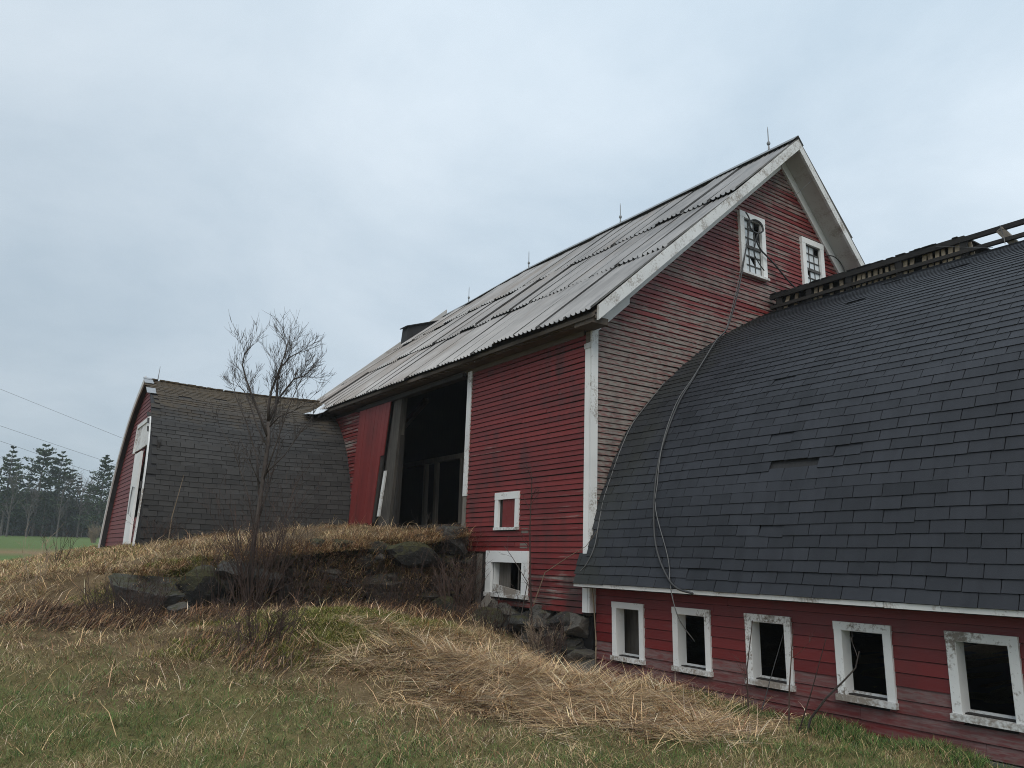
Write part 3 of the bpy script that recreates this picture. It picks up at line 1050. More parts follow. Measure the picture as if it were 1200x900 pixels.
    for k in range(rows):
        s = 0.0 + k * EX + 0.004 * math.sin(k * 1.7)
        p, t = prof(s)
        off = (k % 2) * TW / 2 + (k * 0.017) % 0.06
        sag = 0.0
        ytop = GY - 0.03 if k > 2 else GY + 0.13
        ny = int((ytop - WEND) / TW) + 2
        for j in range(ny):
            yc = GY + 0.1 - off - (j - 0.5) * TW
            a, b = yc - TW / 2, yc + TW / 2
            sc = 1.0
            if b > ytop:
                if a > ytop - 0.05:
                    continue
                sc = (ytop - a) / TW
                yc = (a + ytop) / 2
            if a < WEND:
                continue
            if 4.62 < yc < 5.36 and 0.93 < p[1] < 1.05:          # a torn strip
                continue
            wob = 0.012 * math.sin(yc * 2.1 + k * 0.13) + 0.010 * math.sin(yc * 5.3 + k * 0.41)
            pos = Vector((float(p[0]), yc, float(p[1]) + E))
            X = Vector((0, -1, 0)); Y = Vector((float(t[0]), 0, float(t[1]))); Z = X.cross(Y)
            pos = pos + Z * (0.008 + 0.003 * math.sin(yc * 1.3 + k * 0.2) + U(0, 0.0012)) + Y * (0.35 * wob + U(-0.0015, 0.0015))
            rot = Matrix((X, Y, Z)).transposed().to_4x4()
            if R() < 0.006:                                    # slipped or curled
                pos = pos - Y * U(0.004, 0.02)
                rot = rot @ Matrix.Rotation(U(-0.05, 0.05), 4, 'Z') @ Matrix.Rotation(U(-0.10, -0.03), 4, 'X')
            mw = Matrix.Translation(pos) @ rot @ Matrix.Rotation(U(-0.006, 0.006), 4, 'Z') @ Matrix.Rotation(-0.055 + U(-0.004, 0.004), 4, 'X') @ Matrix.Diagonal((sc, 1, 1, 1))
            d = pos - Vector((0, 0, E))
            view = abs(d.normalized().dot(Z))
            inv = in_view(np.array([pos.x]), np.array([pos.y]), 0.02)[0] and pos.y > 2.2
            lst.append(((view / d.length_squared) if inv else 0.0, mw))
    lst.sort(key=lambda q: -q[0])
    for _, mw in lst[:298]:
        link('shingle', tab, None, root, mw)
    joined_boxes('shingle_courses', tab, [mw for _, mw in lst[298:]], M['shingle_mass'], root)
    # --- low ridge ventilator with slatted side, rotten, its near end bare
    vent = MB().box(11.72, 12.30, 3.2, GY - 0.04, 4.36, 4.42).build('ridge_vent', M['rail_wood'], root)
    def rail(name, x, z, h, y0, y1, w=0.055, dz=0.0):
        mb = MB()
        y = y1
        i = 0
        while y > y0:
            y2 = max(y0, y - U(1.5, 2.4))
            mb.hexa([(x + i * 0.001, y2 + .002, z + dz), (x + w, y2 + .002, z + dz), (x + w, y, z), (x, y, z),
                     (x + i * 0.001, y2 + .002, z + h + dz), (x + w, y2 + .002, z + h + dz), (x + w, y, z + h), (x, y, z + h)])
            y = y2
            i += 1
        return mb.build(name, M['rail_wood'], vent)
    rail('top_rail', 11.43, 4.61, 0.072, 2.2, GY - 0.05)
    rail('middle_rail', 11.425, 4.430, 0.056, 2.2, GY - 0.05)
    rail('back_rail', 12.45, 4.62, 0.055, 4.2, GY - 0.05)
    mb = MB().box(11.44, 12.50, 4.75, GY - 0.06, 4.684, 4.705)
    for _ in range(46):
        y = U(4.6, 8.0)
        mb.box(11.44 - U(0, 0.02), 11.6, y, y + U(0.05, 0.16), 4.705, 4.711 + U(0, 0.008))
    mb.build('cap_board', M['rail_wood'], vent)
    MB().box(11.60, 11.62, 4.85, GY - 0.06, 4.30, 4.675).build('backing', M['deck'], vent)
    slat_me = MB().box(-0.011, 0.011, -0.030, 0.030, -E - 0.16, -E + 0.16).mesh('vent_slat')
    slat_me.materials.append(M['slat_wood'])
    y = GY - 0.25
    while y > 4.62:
        if R() > (0.30 if y > 6.9 else 0.09):
            mw = Matrix.Translation(V(11.505 + U(-0.008, 0.008), y, 4.475 + U(-0.02, 0.015))) @ Matrix.Rotation(U(-0.08, 0.12) + (U(-.3, .3) if R() < 0.12 else 0), 4, 'X') \
                @ Matrix.Rotation(0.12, 4, 'Y') @ Matrix.Diagonal((1, U(0.75, 1.15), U(0.9, 1.04), 1))
            link('slat', slat_me, None, vent, mw)
        y -= 0.098
    for y in (7.95, 7.35, 6.6, 5.75, 4.78, 3.45, 2.32):
        MB().box(11.445, 11.50, y - 0.05, y + 0.05, 4.28, 4.62).build('stud', M['rail_wood'], vent)
    MB().bar((11.45, 4.28, 4.64), (11.55, 4.08, 4.28), 0.05, 0.10, (0, 1, 0)).build('stud', M['timber'], vent)
    MB().tube([(11.42, 4.26, 4.68), (11.40, 4.22, 4.5), (11.36, 4.20, 4.36)], 0.006, 4).build('hanging_wire', M['grey_cable'], vent)
    MB().tube([(11.42, 5.15, 4.66), (11.38, 4.9, 4.56), (11.36, 4.6, 4.44), (11.34, 4.35, 4.36)], 0.006, 4).build('hanging_wire', M['grey_cable'], vent)
    return root


def joined_boxes(name, me, mws, mat, parent):
    n = len(me.vertices)
    co = np.zeros(n * 3)
    me.vertices.foreach_get('co', co)
    co = np.concatenate([co.reshape(-1, 3), np.ones((n, 1))], 1)
    fl = [tuple(p.vertices) for p in me.polygons]
    vs = np.concatenate([co @ np.array(m).T[:, :3] for m in mws]) if mws else np.zeros((0, 3))
    q = np.array(fl)
    L = (np.arange(len(mws))[:, None, None] * n + q[None]).reshape(-1)
    out = bpy.data.meshes.new(name)
    out.vertices.add(len(vs))
    out.vertices.foreach_set('co', vs.astype(np.float32).ravel())
    out.loops.add(len(L))
    out.loops.foreach_set('vertex_index', L.astype(np.int32))
    np_ = len(mws) * len(fl)
    out.polygons.add(np_)
    out.polygons.foreach_set('loop_start', (np.arange(np_) * 4).astype(np.int32))
    out.update(calc_edges=True)
    out.shade_flat()
    at = out.attributes.new('tint', 'FLOAT', 'FACE')
    at.data.foreach_set('value', np.repeat(np.random.rand(len(mws)), len(fl)).astype(np.float32))
    o = link(name, out, mat, parent)
    tag(o, kind='stuff')
    return o


wing = build_wing()


# ------------------------------------------------------------------ the big barn
BX = 7.10                                   # side wall (unleaned)
RIDGE = (11.93, 7.92)
EAVE = (6.775, 3.43)
REAVE = (16.28, 3.43)
BY0, BY1 = 7.78, 21.1                       # roof from rake to rake
FLOOR = 0.52


def wing_curve_x(z):
    """where the wing's roof meets the gable at height z"""
    return float(np.interp(z, _pp[:, 1], _pp[:, 0]))


def left_slope_z(x):
    return 3.46 + (x - 7.3) * 0.839


def build_barn():
    root = thing('barn', 'tall weathered red clapboard barn with a rusty corrugated roof and open dark doorway', 'barn', (11.9, 14.5, -0.8))
    # --- walls behind the boards
    mb = MB()
    B = lambda *a: mb.box(*a, fn=lean)
    # side wall pieces round the doorway (y 11.5..14.9) and two small windows
    B(BX, BX + 0.10, 10.54, 11.50, -0.80, 3.35)
    B(BX, BX + 0.10, GY, 9.73, -0.80, 3.35)
    B(BX + .001, BX + 0.099, 9.73, 10.54, -0.14, 3.35)
    B(BX + .001, BX + 0.099, 9.73, 10.54, -0.80, -0.60)
    B(BX, BX + 0.10, 11.50, 14.2, 3.17, 3.35)
    B(BX, BX + 0.10, 14.2, 21.0, FLOOR - 0.4, 3.35)
    B(BX + 0.3, BX + 0.42, 11.35, 14.9, -0.9, FLOOR)            # sill wall under the doorway
    # gable wall facing the wing: two window openings
    def gz_top(x):
        return min(7.62, 3.35 + (x - 7.1) * 0.871, 3.35 + (16.0 - x) * 1.0) if True else 0
    xs = [7.2, 10.86, 11.32, 12.68, 13.14, 16.0]
    for i in range(5):
        a, b = xs[i], xs[i + 1]
        rng_ = [(-0.8, None)]
        if i in (1, 3):
            rng_ = [(-0.8, 5.14), (6.04, None)]
        for z0, z1 in rng_:
            ps = []
            n = 8
            xx = [a + (b - a) * k / n for k in range(n + 1)]
            if a < 11.93 < b:
                xx = sorted(xx + [11.93])
            top = [(x, GY + 0.03, (gz_top(x) if z1 is None else z1)) for x in xx]
            ps = [(a, GY + 0.03, z0), (b, GY + 0.03, z0)] + top[::-1]
            mb.prism([lean(*q) if z1 is None else q for q in ps] if z1 is None else ps, (0, 0.08, 0))
    # far gable with a gap of missing boards, right side wall
    def far(a, b, z0=None, z1=None):
        xx = [a + (b - a) * k / 6 for k in range(7)]
        if a < 11.93 < b:
            xx = sorted(xx + [11.93])
        top = [(x, 20.9, gz_top(x) if z1 is None else z1) for x in xx]
        mb.prism([(a, 20.9, z0), (b, 20.9, z0)] + top[::-1], (0, 0.08, 0))
    far(7.2, 12.95, -0.8); far(13.18, 16.0, -0.8); far(12.95, 13.18, -0.8, 5.05); far(12.95, 13.18, 5.85)
    B(16.0, 16.1, GY, 21.0, -1.6, 3.45)
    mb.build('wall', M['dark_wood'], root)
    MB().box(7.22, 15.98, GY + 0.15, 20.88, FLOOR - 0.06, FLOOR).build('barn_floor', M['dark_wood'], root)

    # --- side wall clapboards
    ex = 0.0815
    bm = unit_clapboard('barn_clapboard', ex - 0.010, 0.024, 0.010)
    k = 0
    z = -0.78
    while z < 3.19:
        gap = []
        if 0.38 < z + ex and z < 0.93:
            gap.append((9.93, 10.45))
        if -0.66 < z + ex and z < 0.0:
            gap.append((9.65, 10.62))
        end = 11.42 if z > 0.0 else 10.72
        if z > FLOOR:
            end = 11.44
        cur = GY + 0.115
        segs = []
        for a, b in gap:
            segs.append((cur, a)); cur = b
        segs.append((cur, end))
        for a, b in segs:
            cut = None
            if b - a > 1.6 and R() < 0.30:
                cut = U(a + 0.5, b - 0.5)
            for p, q in ([(a, b)] if cut is None else [(a, cut - 0.002), (cut + 0.002, b)]):
                w = U(-0.06, 0.05) + (0.10 if z < -0.35 else 0) + (0.12 if 0.1 < z < 0.75 and R() < 0.3 else 0)
                board_on(root, bm, M['barn_red'], 'y', p, q, BX + lx(z), z, w - 0.09, tilt=U(-0.010, 0.010), out=U(0, 0.003), stain_shade=(0.20 if z < -0.3 else 0.05 if z > 2.7 else 0.0) + U(-0.05, 0.05))
        if z > 0.55:
            board_on(root, bm, M['barn_red'], 'y', 16.0, 18.6, BX + lx(z), z, U(-0.02, 0.12), tilt=U(-0.01, 0.01))
        z += ex
        k += 1
    # two patches where a board end is gone and bare wood shows
    for z, y in ((0.32, 9.60), (0.09, 9.62)):
        q = MB().box(BX - 0.022, BX - 0.012, y - 0.0, y + 0.19, z, z + 0.075, fn=lean)
        q.build('bare_patch', M['grey_wood'], root)
    # --- gable clapboards
    gb = unit_clapboard('gable_clapboard', ex - 0.010, 0.024, 0.010)
    z = -0.78
    while z < 7.5:
        x0 = BX + 0.09 + lx(z) if z < 3.5 else 7.28 + (z + 0.02 - 3.46) / 0.839
        x1 = wing_curve_x(z + 0.1) + 0.22 if z < 4.3 else 12.14 + (7.56 - z) / 0.925
        if z > 4.3:
            x1 = min(x1, 14.9)
        cuts = []
        if 5.10 < z + ex and z < 6.09:
            for a, b in ((10.83, 11.36), (12.65, 13.2)):
                cuts.append((a + 0.0, b + 0.0))
        cur, segs = x0, []
        for a, b in cuts:
            if a > x1:
                break
            segs.append((cur, a)); cur = b
        if x1 > cur:
            segs.append((cur, x1))
        for a, b in segs:
            cut = None
            if b - a > 2.0 and R() < 0.30:
                cut = U(a + 0.7, b - 0.7)
            elif a < 11.75 < b and R() < 0.42:
                cut = 11.75                                       # an old vertical joint under the peak
            for p, q in ([(a, b)] if cut is None else [(a, cut - 0.002), (cut + 0.002, q_ if False else b)]):
                xm = (p + q) / 2
                d = max(0.0, 1.0 - abs(xm - 9.0 - (z - 2.5) * 0.9) / 3.0)
                w = U(-0.05, 0.10) + float(np.interp(z, [0, 1.5, 3.0, 4.2, 5.2, 7], [0.34, 0.33, 0.19, 0.04, 0.05, 0.06]))
                board_on(root, gb, M['barn_red'], 'x', p, q, GY + 0.03, z, w, tilt=U(-0.008, 0.008), out=U(0, 0.003))
        z += ex

    # --- corner boards, foundation of rough stones
    MB().box(BX - 0.034, BX, GY + 0.006, GY + 0.112, -0.76, 3.05, fn=lean).build('corner_board', M['white'], root, wear=-0.03)
    MB().box(BX - 0.030, BX + 0.092, GY - 0.036, GY + 0.0, -0.76, 3.40, fn=lean).build('corner_board', M['white_old'], root, wear=-0.03)
    MB().box(BX - 0.045, BX, GY - 0.01, GY + 0.122, 2.98, 3.06, fn=lean).build('corner_cap', M['soffit'], root)
    MB().box(BX - 0.030, BX, GY + 0.0, GY + 0.108, 3.065, 3.24, fn=lean).build('corner_block', M['eave_wood'], root)
    MB().box(BX - 0.30, BX + 0.0, BY0 + 0.05, GY + 0.05, 3.24, 3.34, fn=lean).build('eave_return', M['eave_wood'], root)

    # --- roof: deck, sheets, trim
    def slope(e, r, y0, y1, th, off=0.0, lim=1.0):
        mb = MB()
        e = Vector(e); r = Vector(r)
        n = 12
        for i in range(n):
            a, b = y0 + (y1 - y0) * i / n, y0 + (y1 - y0) * (i + 1) / n
            mb.hexa([lean(e.x, a, e.y + off), lean(r.x, a, r.y + off - sag(a)), lean(r.x, b, r.y + off - sag(b)), lean(e.x, b, e.y + off),
                     lean(e.x, a, e.y + off + th), lean(r.x, a, r.y + off + th - sag(a)), lean(r.x, b, r.y + off + th - sag(b)), lean(e.x, b, e.y + off + th)])
        return mb
    slope(EAVE, RIDGE, BY0 + 0.02, BY1 - 0.02, 0.06, -0.125).build('roof_deck', M['eave_wood'], root)
    slope(REAVE, RIDGE, BY0 + 0.02, BY1 - 0.02, 0.06, -0.125).build('roof_deck', M['eave_wood'], root)
    # corrugated sheets, three courses
    def sheet_mesh(w, L):
        ribs, per = 6, 4
        nx = ribs * per
        vs, fs = [], []
        for j in range(5):
            for i in range(nx + 1):
                ph = i / per * 2 * math.pi
                tri = math.cos(ph) + 0.35 * math.cos(2 * ph)
                vs.append(((i / nx - 0.5) * w, L * j / 4, 0.020 * tri))
        for j in range(4):
            for i in range(nx):
                o = j * (nx + 1) + i
                fs.append((o, o + 1, o + nx + 2, o + nx + 1))
        me = bpy.data.meshes.new('corrugated_sheet')
        me.from_pydata(vs, [], fs)
        me.update()
        me.materials.append(M['metal'])
        return me
    SW = 0.62
    marks = (0.0, 0.315, 0.635, 1.0)
    for e, r, sgn in ((EAVE, RIDGE, 1), (REAVE, RIDGE, -1)):
        A = Vector(lean(e[0], 0, e[1])); Bv = Vector(lean(r[0], 0, r[1]))
        A.y = Bv.y = 0
        full = (Bv - A).length
        meshes = [sheet_mesh(SW + 0.05, full * (marks[c + 1] - marks[c]) + (0.10 if c < 2 else 0.03)) for c in range(3)]
        ny = int((BY1 - BY0) / SW) + 1
        for c in range(3):
            for j in range(ny):
                y = BY0 + SW * (j + 0.5)
                if y > BY1 - 0.1:
                    continue
                q = (Bv - A)
                q.z -= sag(y)
                Y = q.normalized()
                X = Vector((0, -1 * sgn, 0))
                Z = X.cross(Y)
                u = marks[c]
                P = A + q * u
                lift = 0.010 + 0.006 * (c + 1) + U(-0.003, 0.004) + (U(0.01, 0.035) if R() < 0.15 else 0.0)
                P = P + Z * lift - Y * (0.03 + U(0, 0.05) + (U(0, 0.06) if c == 0 else U(-0.02, 0.09)))
                P = Vector((P.x, y, P.z + E))
                rot = Matrix((X, Y, Z)).transposed().to_4x4()
                tw = Matrix.Rotation(-0.014 + U(-0.012, 0.002), 4, 'X') @ Matrix.Rotation(U(-0.02, 0.02), 4, 'Y') @ Matrix.Rotation(U(-0.012, 0.012), 4, 'Z')
                link('roof_sheet', meshes[c], None, root, Matrix.Translation(P) @ rot @ tw)
    # ridge cap
    mb = MB()
    n = 14
    for i in range(n):
        a, b = BY0 - 0.03 + (BY1 - BY0) * i / n, BY0 - 0.03 + (BY1 - BY0) * (i + 1) / n + 0.03
        for sg, sl in ((-1, 0.871), (1, 1.03)):
            x1 = RIDGE[0] + sg * 0.16
            za, zb = RIDGE[1] + 0.075 - sag(a) + 0.002 * (i % 2), RIDGE[1] + 0.075 - sag(b) + 0.002 * (i % 2)
            mb.hexa([lean(RIDGE[0], a, za), lean(x1, a, za - 0.16 * sl), lean(x1, b, zb - 0.16 * sl), lean(RIDGE[0], b, zb),
                     lean(RIDGE[0], a, za + .008), lean(x1, a, za - 0.16 * sl + .008), lean(x1, b, zb - 0.16 * sl + .008), lean(RIDGE[0], b, zb + .008)])
    mb.build('ridge_cap', M['iron'], root)
    # rake boards at the overhang, soffit, frieze on the wall
    def rakes(y0, y1, top, w, mat, name, e, r, wear=None, k0=0.0, k1=1.0):
        e = Vector((e[0], e[1])); r = Vector((r[0], r[1]))
        a = e + (r - e) * k0; b = e + (r - e) * k1
        MB().hexa([lean(a.x, y0, a.y + top - w), lean(b.x, y0, b.y + top - w), lean(b.x, y1, b.y + top - w), lean(a.x, y1, a.y + top - w),
                   lean(a.x, y0, a.y + top), lean(b.x, y0, b.y + top), lean(b.x, y1, b.y + top), lean(a.x, y1, a.y + top)]).build(name, mat, root, wear=wear)
    rakes(BY0 - 0.03, BY0 + 0.018, -0.01, 0.22, M['white_old'], 'rake_board', EAVE, RIDGE, 0.0, 0.015)
    rakes(BY0 - 0.03, BY0 + 0.018, -0.01, 0.20, M['white_old'], 'rake_board', REAVE, RIDGE, 0.0)
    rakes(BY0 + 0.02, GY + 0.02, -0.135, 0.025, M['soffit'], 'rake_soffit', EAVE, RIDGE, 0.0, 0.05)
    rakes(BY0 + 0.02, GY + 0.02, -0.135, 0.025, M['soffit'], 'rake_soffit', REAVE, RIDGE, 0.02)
    rakes(GY - 0.028, GY + 0.03, -0.162, 0.29, M['white'], 'frieze_board', EAVE, RIDGE, -0.02, 0.07, 0.997)
    rakes(GY - 0.032, GY + 0.03, -0.40, 0.14, M['white'], 'frieze_board', EAVE, RIDGE, -0.02, 0.075, 0.205)
    rakes(GY - 0.028, GY + 0.03, -0.162, 0.24, M['white'], 'frieze_board', REAVE, RIDGE, -0.02, 0.02, 0.997)
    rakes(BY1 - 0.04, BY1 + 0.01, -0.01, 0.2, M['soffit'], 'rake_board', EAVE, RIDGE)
    # eave fascia and brown frieze along the side
    mb = MB()
    y = BY0 + 0.02
    while y < BY1 - 0.1:
        y2 = min(BY1 - 0.05, y + U(2.5, 3.6))
        mb.box(EAVE[0] + 0.05, EAVE[0] + 0.075, y, y2 - 0.004, 3.30, 3.385, fn=lean)
        y = y2
    mb.build('fascia_board', M['eave_wood'], root)
    mb = MB()
    mb.box(EAVE[0] + 0.08, BX + 0.0, BY0 + 0.06, BY1 - 0.1, 3.285, 3.302, fn=lean)
    mb.build('eave_soffit', M['eave_wood'], root)
    MB().box(BX - 0.028, BX, GY + 0.16, 16.0, 3.20, 3.284, fn=lean).build('frieze_board', M['eave_wood'], root)

    # --- gable windows with many panes
    for a, b, z0, z1, missing, broken in ((10.71, 11.43, 5.02, 6.19, {(2, 0), (2, 1)}, {(1, 4)}), (12.58, 13.30, 5.04, 6.17, {(2, 0)}, {(0, 3)})):
        fn = lambda x, d, z: (x, GY - d, z)
        w = ring_window(fn, a, b, z0, z1, 0.115, -0.03, 0.045).build('window', M['white'], root, wear=-0.03)
        MB().box(a - 0.02, b + 0.02, GY - 0.075, GY + 0.03, z0 - 0.045, z0 - 0.002).build('sill', M['white_old'], w)
        ia, ib, iz0, iz1 = a + 0.115, b - 0.115, z0, z1 - 0.115
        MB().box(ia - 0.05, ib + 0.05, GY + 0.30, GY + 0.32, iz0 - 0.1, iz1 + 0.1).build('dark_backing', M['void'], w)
        mb = MB()
        nx, nz = 3, 6
        pw, ph = (ib - ia) / nx, (iz1 - iz0) / nz
        for i in range(nx + 1):
            mb.box(ia + pw * i - 0.009, ia + pw * i + 0.009, GY + 0.005, GY + 0.03, iz0, iz1)
        for j in range(nz + 1):
            t = 0.028 if j == 3 else 0.010
            if j in (0, nz):
                t = 0.018
            mb.box(ia, ib, GY + 0.002 - (0.012 if j == 3 else 0), GY + 0.033, iz0 + ph * j - t, iz0 + ph * j + t)
        mb.build('muntins', M['muntin'], w)
        for i in range(nx):
            for j in range(nz):
                if (i, nz - 1 - j) in missing:
                    continue
                x0, x1, q0, q1 = ia + pw * i, ia + pw * (i + 1), iz0 + ph * j, iz0 + ph * (j + 1)
                yy = GY + 0.016 + U(-0.002, 0.002)
                if (i, nz - 1 - j) in broken:
                    pl = [(x0, yy, q0), (x1, yy, q0), (x0 + pw * .3, yy, q1 - ph * .3), (x0, yy, q1)]
                else:
                    pl = [(x0, yy, q0), (x1, yy, q0), (x1, yy + U(-.003, .003), q1), (x0, yy, q1)]
                MB().prism(pl, (0, 0.003, 0)).build('pane', M['glass'], w)

    # --- small windows in the side wall
    fn = lambda y, d, z: lean(BX - d, y, z)
    w = ring_window(fn, 9.85, 10.52, 0.42, 0.98, 0.10, -0.012, 0.045, 0.115).build('window', M['white'], root, wear=-0.02)
    w['label'] = 'small white framed window boarded over in red'
    MB().box(BX - 0.055, BX, 9.84, 10.53, 0.375, 0.418, fn=lean).build('sill', M['white_old'], w)
    mb = MB()
    for i in range(3):
        mb.box(BX - 0.020, BX - 0.004, 9.95 + 0.1233 * i + .002, 9.95 + 0.1233 * (i + 1) - .002, 0.42, 0.865, fn=lean)
    mb.build('red_infill', M['door_red'], w, wear=0.0)
    w = ring_window(fn, 9.56, 10.71, -0.60, 0.05, 0.155, -0.012, 0.050, 0.18).build('window', M['white'], root, wear=-0.02)
    w['label'] = 'low wide white framed window with a broken sill'
    MB().box(BX - 0.07, BX, 9.55, 10.72, -0.665, -0.602, fn=lean).build('sill', M['white_old'], w, wear=0.06)
    j = MB()
    j.box(BX + 0.0, BX + 0.12, 10.53, 10.55, -0.60, -0.14, fn=lean)
    j.box(BX + 0.0, BX + 0.12, 9.74, 9.76, -0.60, -0.16, fn=lean)
    j.build('jamb', M['white'], w)
    MB().bar(lean(BX - 0.055, 10.44, -0.52), lean(BX - 0.055, 9.74, -0.60), 0.03, 0.11).build('broken_board', M['white_old'], w, wear=0.10)
    MB().box(BX + 0.10, BX + 0.12, 10.22, 10.52, -0.62, -0.12, fn=lean).build('inner_board', M['grey_wood'], w)
    MB().box(BX + 0.10, BX + 0.115, 9.98, 10.0, -0.62, -0.14, fn=lean).build('inner_board', M['grey_wood'], w)
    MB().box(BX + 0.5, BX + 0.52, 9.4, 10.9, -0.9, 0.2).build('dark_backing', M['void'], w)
    # weathered upright boards left of the low window
    for i, (a, b) in enumerate(((10.73, 10.86), (10.87, 11.02), (11.03, 11.15), (11.16, 11.31), (11.32, 11.46))):
        MB().box(BX - 0.018 - 0.006 * (i % 2), BX, a, b, -0.92 + U(-.04, .04), 0.0, fn=lean).build('upright_board', M['grey_wood'] if i in (1,) else M['dark_wood'], root)

    # --- doorway: right white jamb, left grey post, red sliding leaf, timber inside
    MB().hexa([lean(BX - 0.04, 11.43, 0.98), lean(BX + 0.06, 11.43, 0.98), lean(BX + 0.06, 11.56, 0.98), lean(BX - 0.04, 11.56, 0.98),
               lean(BX - 0.04, 11.43, 3.235), lean(BX + 0.06, 11.43, 3.235), lean(BX + 0.06, 11.57, 3.235), lean(BX - 0.04, 11.57, 3.235)]).build('door_jamb', M['white_old'], root, wear=-0.02)
    MB().box(BX - 0.03, BX + 0.06, 11.44, 11.56, -0.1, 0.975, fn=lean).build('door_jamb', M['grey_wood'], root)
    MB().hexa([lean(BX - 0.07, 14.34, 0.50), lean(BX + 0.08, 14.34, 0.50), lean(BX + 0.08, 14.84, 0.50), lean(BX - 0.07, 14.84, 0.50),
               lean(BX - 0.05, 14.14, 3.20), lean(BX + 0.08, 14.14, 3.20), lean(BX + 0.08, 14.48, 3.20), lean(BX - 0.05, 14.48, 3.20)]).build('door_post', M['post_wood'], root)
    MB().hexa([lean(BX - 0.105, 14.74, 0.72), lean(BX - 0.072, 14.74, 0.72), lean(BX - 0.072, 14.84, 0.72), lean(BX - 0.105, 14.84, 0.72),
               lean(BX - 0.105, 14.56, 1.66), lean(BX - 0.072, 14.56, 1.66), lean(BX - 0.072, 14.66, 1.66), lean(BX - 0.105, 14.66, 1.66)]).build('door_edge_strip', M['white_old'], root)
    leaf = MB().hexa([lean(BX - 0.085, 14.98, 0.60), lean(BX - 0.055, 14.98, 0.60), lean(BX - 0.055, 16.26, 0.60), lean(BX - 0.085, 16.26, 0.60),
                      lean(BX - 0.085, 14.58, 3.12), lean(BX - 0.055, 14.58, 3.12), lean(BX - 0.055, 16.12, 3.12), lean(BX - 0.085, 16.12, 3.12)]).build('sliding_door', M['dark_wood'], root)
    for i in range(9):
        a0, a1 = 14.96 + 1.31 * i / 9, 14.96 + 1.31 * (i + 1) / 9 - 0.006
        b0, b1 = 14.56 + 1.57 * i / 9, 14.56 + 1.57 * (i + 1) / 9 - 0.006
        z0 = 0.56 + U(-0.03, 0.03)
        if i == 0:
            z0 = 2.0
        d = 0.108 + U(0, 0.004)
        MB().hexa([lean(BX - d, a0 + (b0 - a0) * (z0 - .56) / 2.58, z0), lean(BX - .086, a0 + (b0 - a0) * (z0 - .56) / 2.58, z0), lean(BX - .086, a1 + (b1 - a1) * (z0 - .56) / 2.58, z0), lean(BX - d, a1 + (b1 - a1) * (z0 - .56) / 2.58, z0),
                   lean(BX - d, b0, 3.14), lean(BX - .086, b0, 3.14), lean(BX - .086, b1, 3.14), lean(BX - d, b1, 3.14)]).build('door_board', M['door_red'], leaf, wear=U(-0.03, 0.04))
    MB().box(BX - 0.12, BX - 0.06, 11.6, 16.3, 3.145, 3.225, fn=lean).build('door_track', M['dark_wood'], root)
    # frame inside
    for y in (16.38, 15.86, 14.70):
        MB().box(8.96, 9.05, y - 0.05, y + 0.05, FLOOR, 2.10).build('inner_post', M['timber'], root)
    for y in (13.0, 17.0):
        MB().box(12.5, 12.7, y - 0.1, y + 0.1, FLOOR, 6.0).build('inner_post', M['dark_wood'], root)
    MB().box(8.94, 9.07, 13.6, 18.2, 2.10, 2.21).build('inner_beam', M['timber'], root)
    MB().bar((9.0, 17.8, 3.15), (9.0, 16.5, 3.72), 0.10, 0.12).build('brace', M['timber'], root)
    # interior loft face that keeps the depth dark
    # --- shed dormer near the far end, black side
    MB().prism([(11.55, 20.7, 7.28), (10.52, 20.7, 6.92), (10.46, 20.7, 6.30)], (0, 0.38, 0)).build('roof_hood', M['deck'], root)
    MB().hexa([(10.44, 20.64, 6.905), (11.62, 20.64, 7.315), (11.62, 21.12, 7.315), (10.44, 21.12, 6.905), (10.44, 20.64, 6.935), (11.62, 20.64, 7.345), (11.62, 21.12, 7.345), (10.44, 21.12, 6.935)]).build('hood_roof', M['deck'], root)
    # --- lightning rods on the ridge
    for y in (8.42, 12.72, 16.5, 19.7):
        zb = RIDGE[1] - sag(y) + 0.07
        x, _, _ = lean(RIDGE[0], 0, zb)
        m = MB().tube([(x, y, zb), (x, y, zb + 0.10), (x, y, zb + 0.11), (x, y, zb + 0.45), (x, y, zb + 0.52)], [0.022, 0.014, 0.011, 0.009, 0.002], 6)
        m.tube([(x, y, zb + 0.10), (x, y, zb + 0.115), (x, y, zb + 0.145), (x, y, zb + 0.175), (x, y, zb + 0.19)], [0.008, 0.03, 0.038, 0.03, 0.008], 8)
        m.build('lightning_rod', M['iron'], root)
    # thin stay wire under the peak and tin flashing at the eave's far end
    MB().tube([(12.55, 7.82, 7.22), (12.42, 8.14, 6.95)], 0.006, 4).build('stay_wire', M['iron'], root)
    mb = MB()
    P = [[(6.30, 17.35, 3.16), (6.52, 17.45, 3.19), (6.72, 17.5, 3.27), (6.9, 17.5, 3.42)], [(6.42, 18.2, 3.28), (6.62, 18.2, 3.36), (6.80, 18.2, 3.46), (6.98, 18.2, 3.60)]]
    for i in range(3):
        a, b, c, d = P[0][i], P[0][i + 1], P[1][i + 1], P[1][i]
        mb.hexa([a, b, c, d] + [(q[0], q[1], q[2] + 0.012) for q in (a, b, c, d)])
    mb.build('eave_flashing', M['flashing'], root)
    # rough stone footing under the corner
    for i in range(30):
        y = U(8.15, 10.5)
        zt = -0.86 - 0.0 * y
        zb = gz1(6.95, y) - 0.05
        z = U(zb, zt)
        stone_on(root, 'foundation_stone', (BX + 0.02 + U(-0.03, 0.05) - (zt - z) * 0.10, y, z), (0.26, U(0.18, 0.38), U(0.12, 0.22)), M['stone'])
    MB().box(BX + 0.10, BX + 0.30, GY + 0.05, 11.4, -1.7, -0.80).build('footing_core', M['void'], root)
    return root


def sag(y):
    t = min(1.0, max(0.0, (y - 15.5) / 6.0))
    return 0.24 * t * t * (3 - 2 * t)


STONES = []


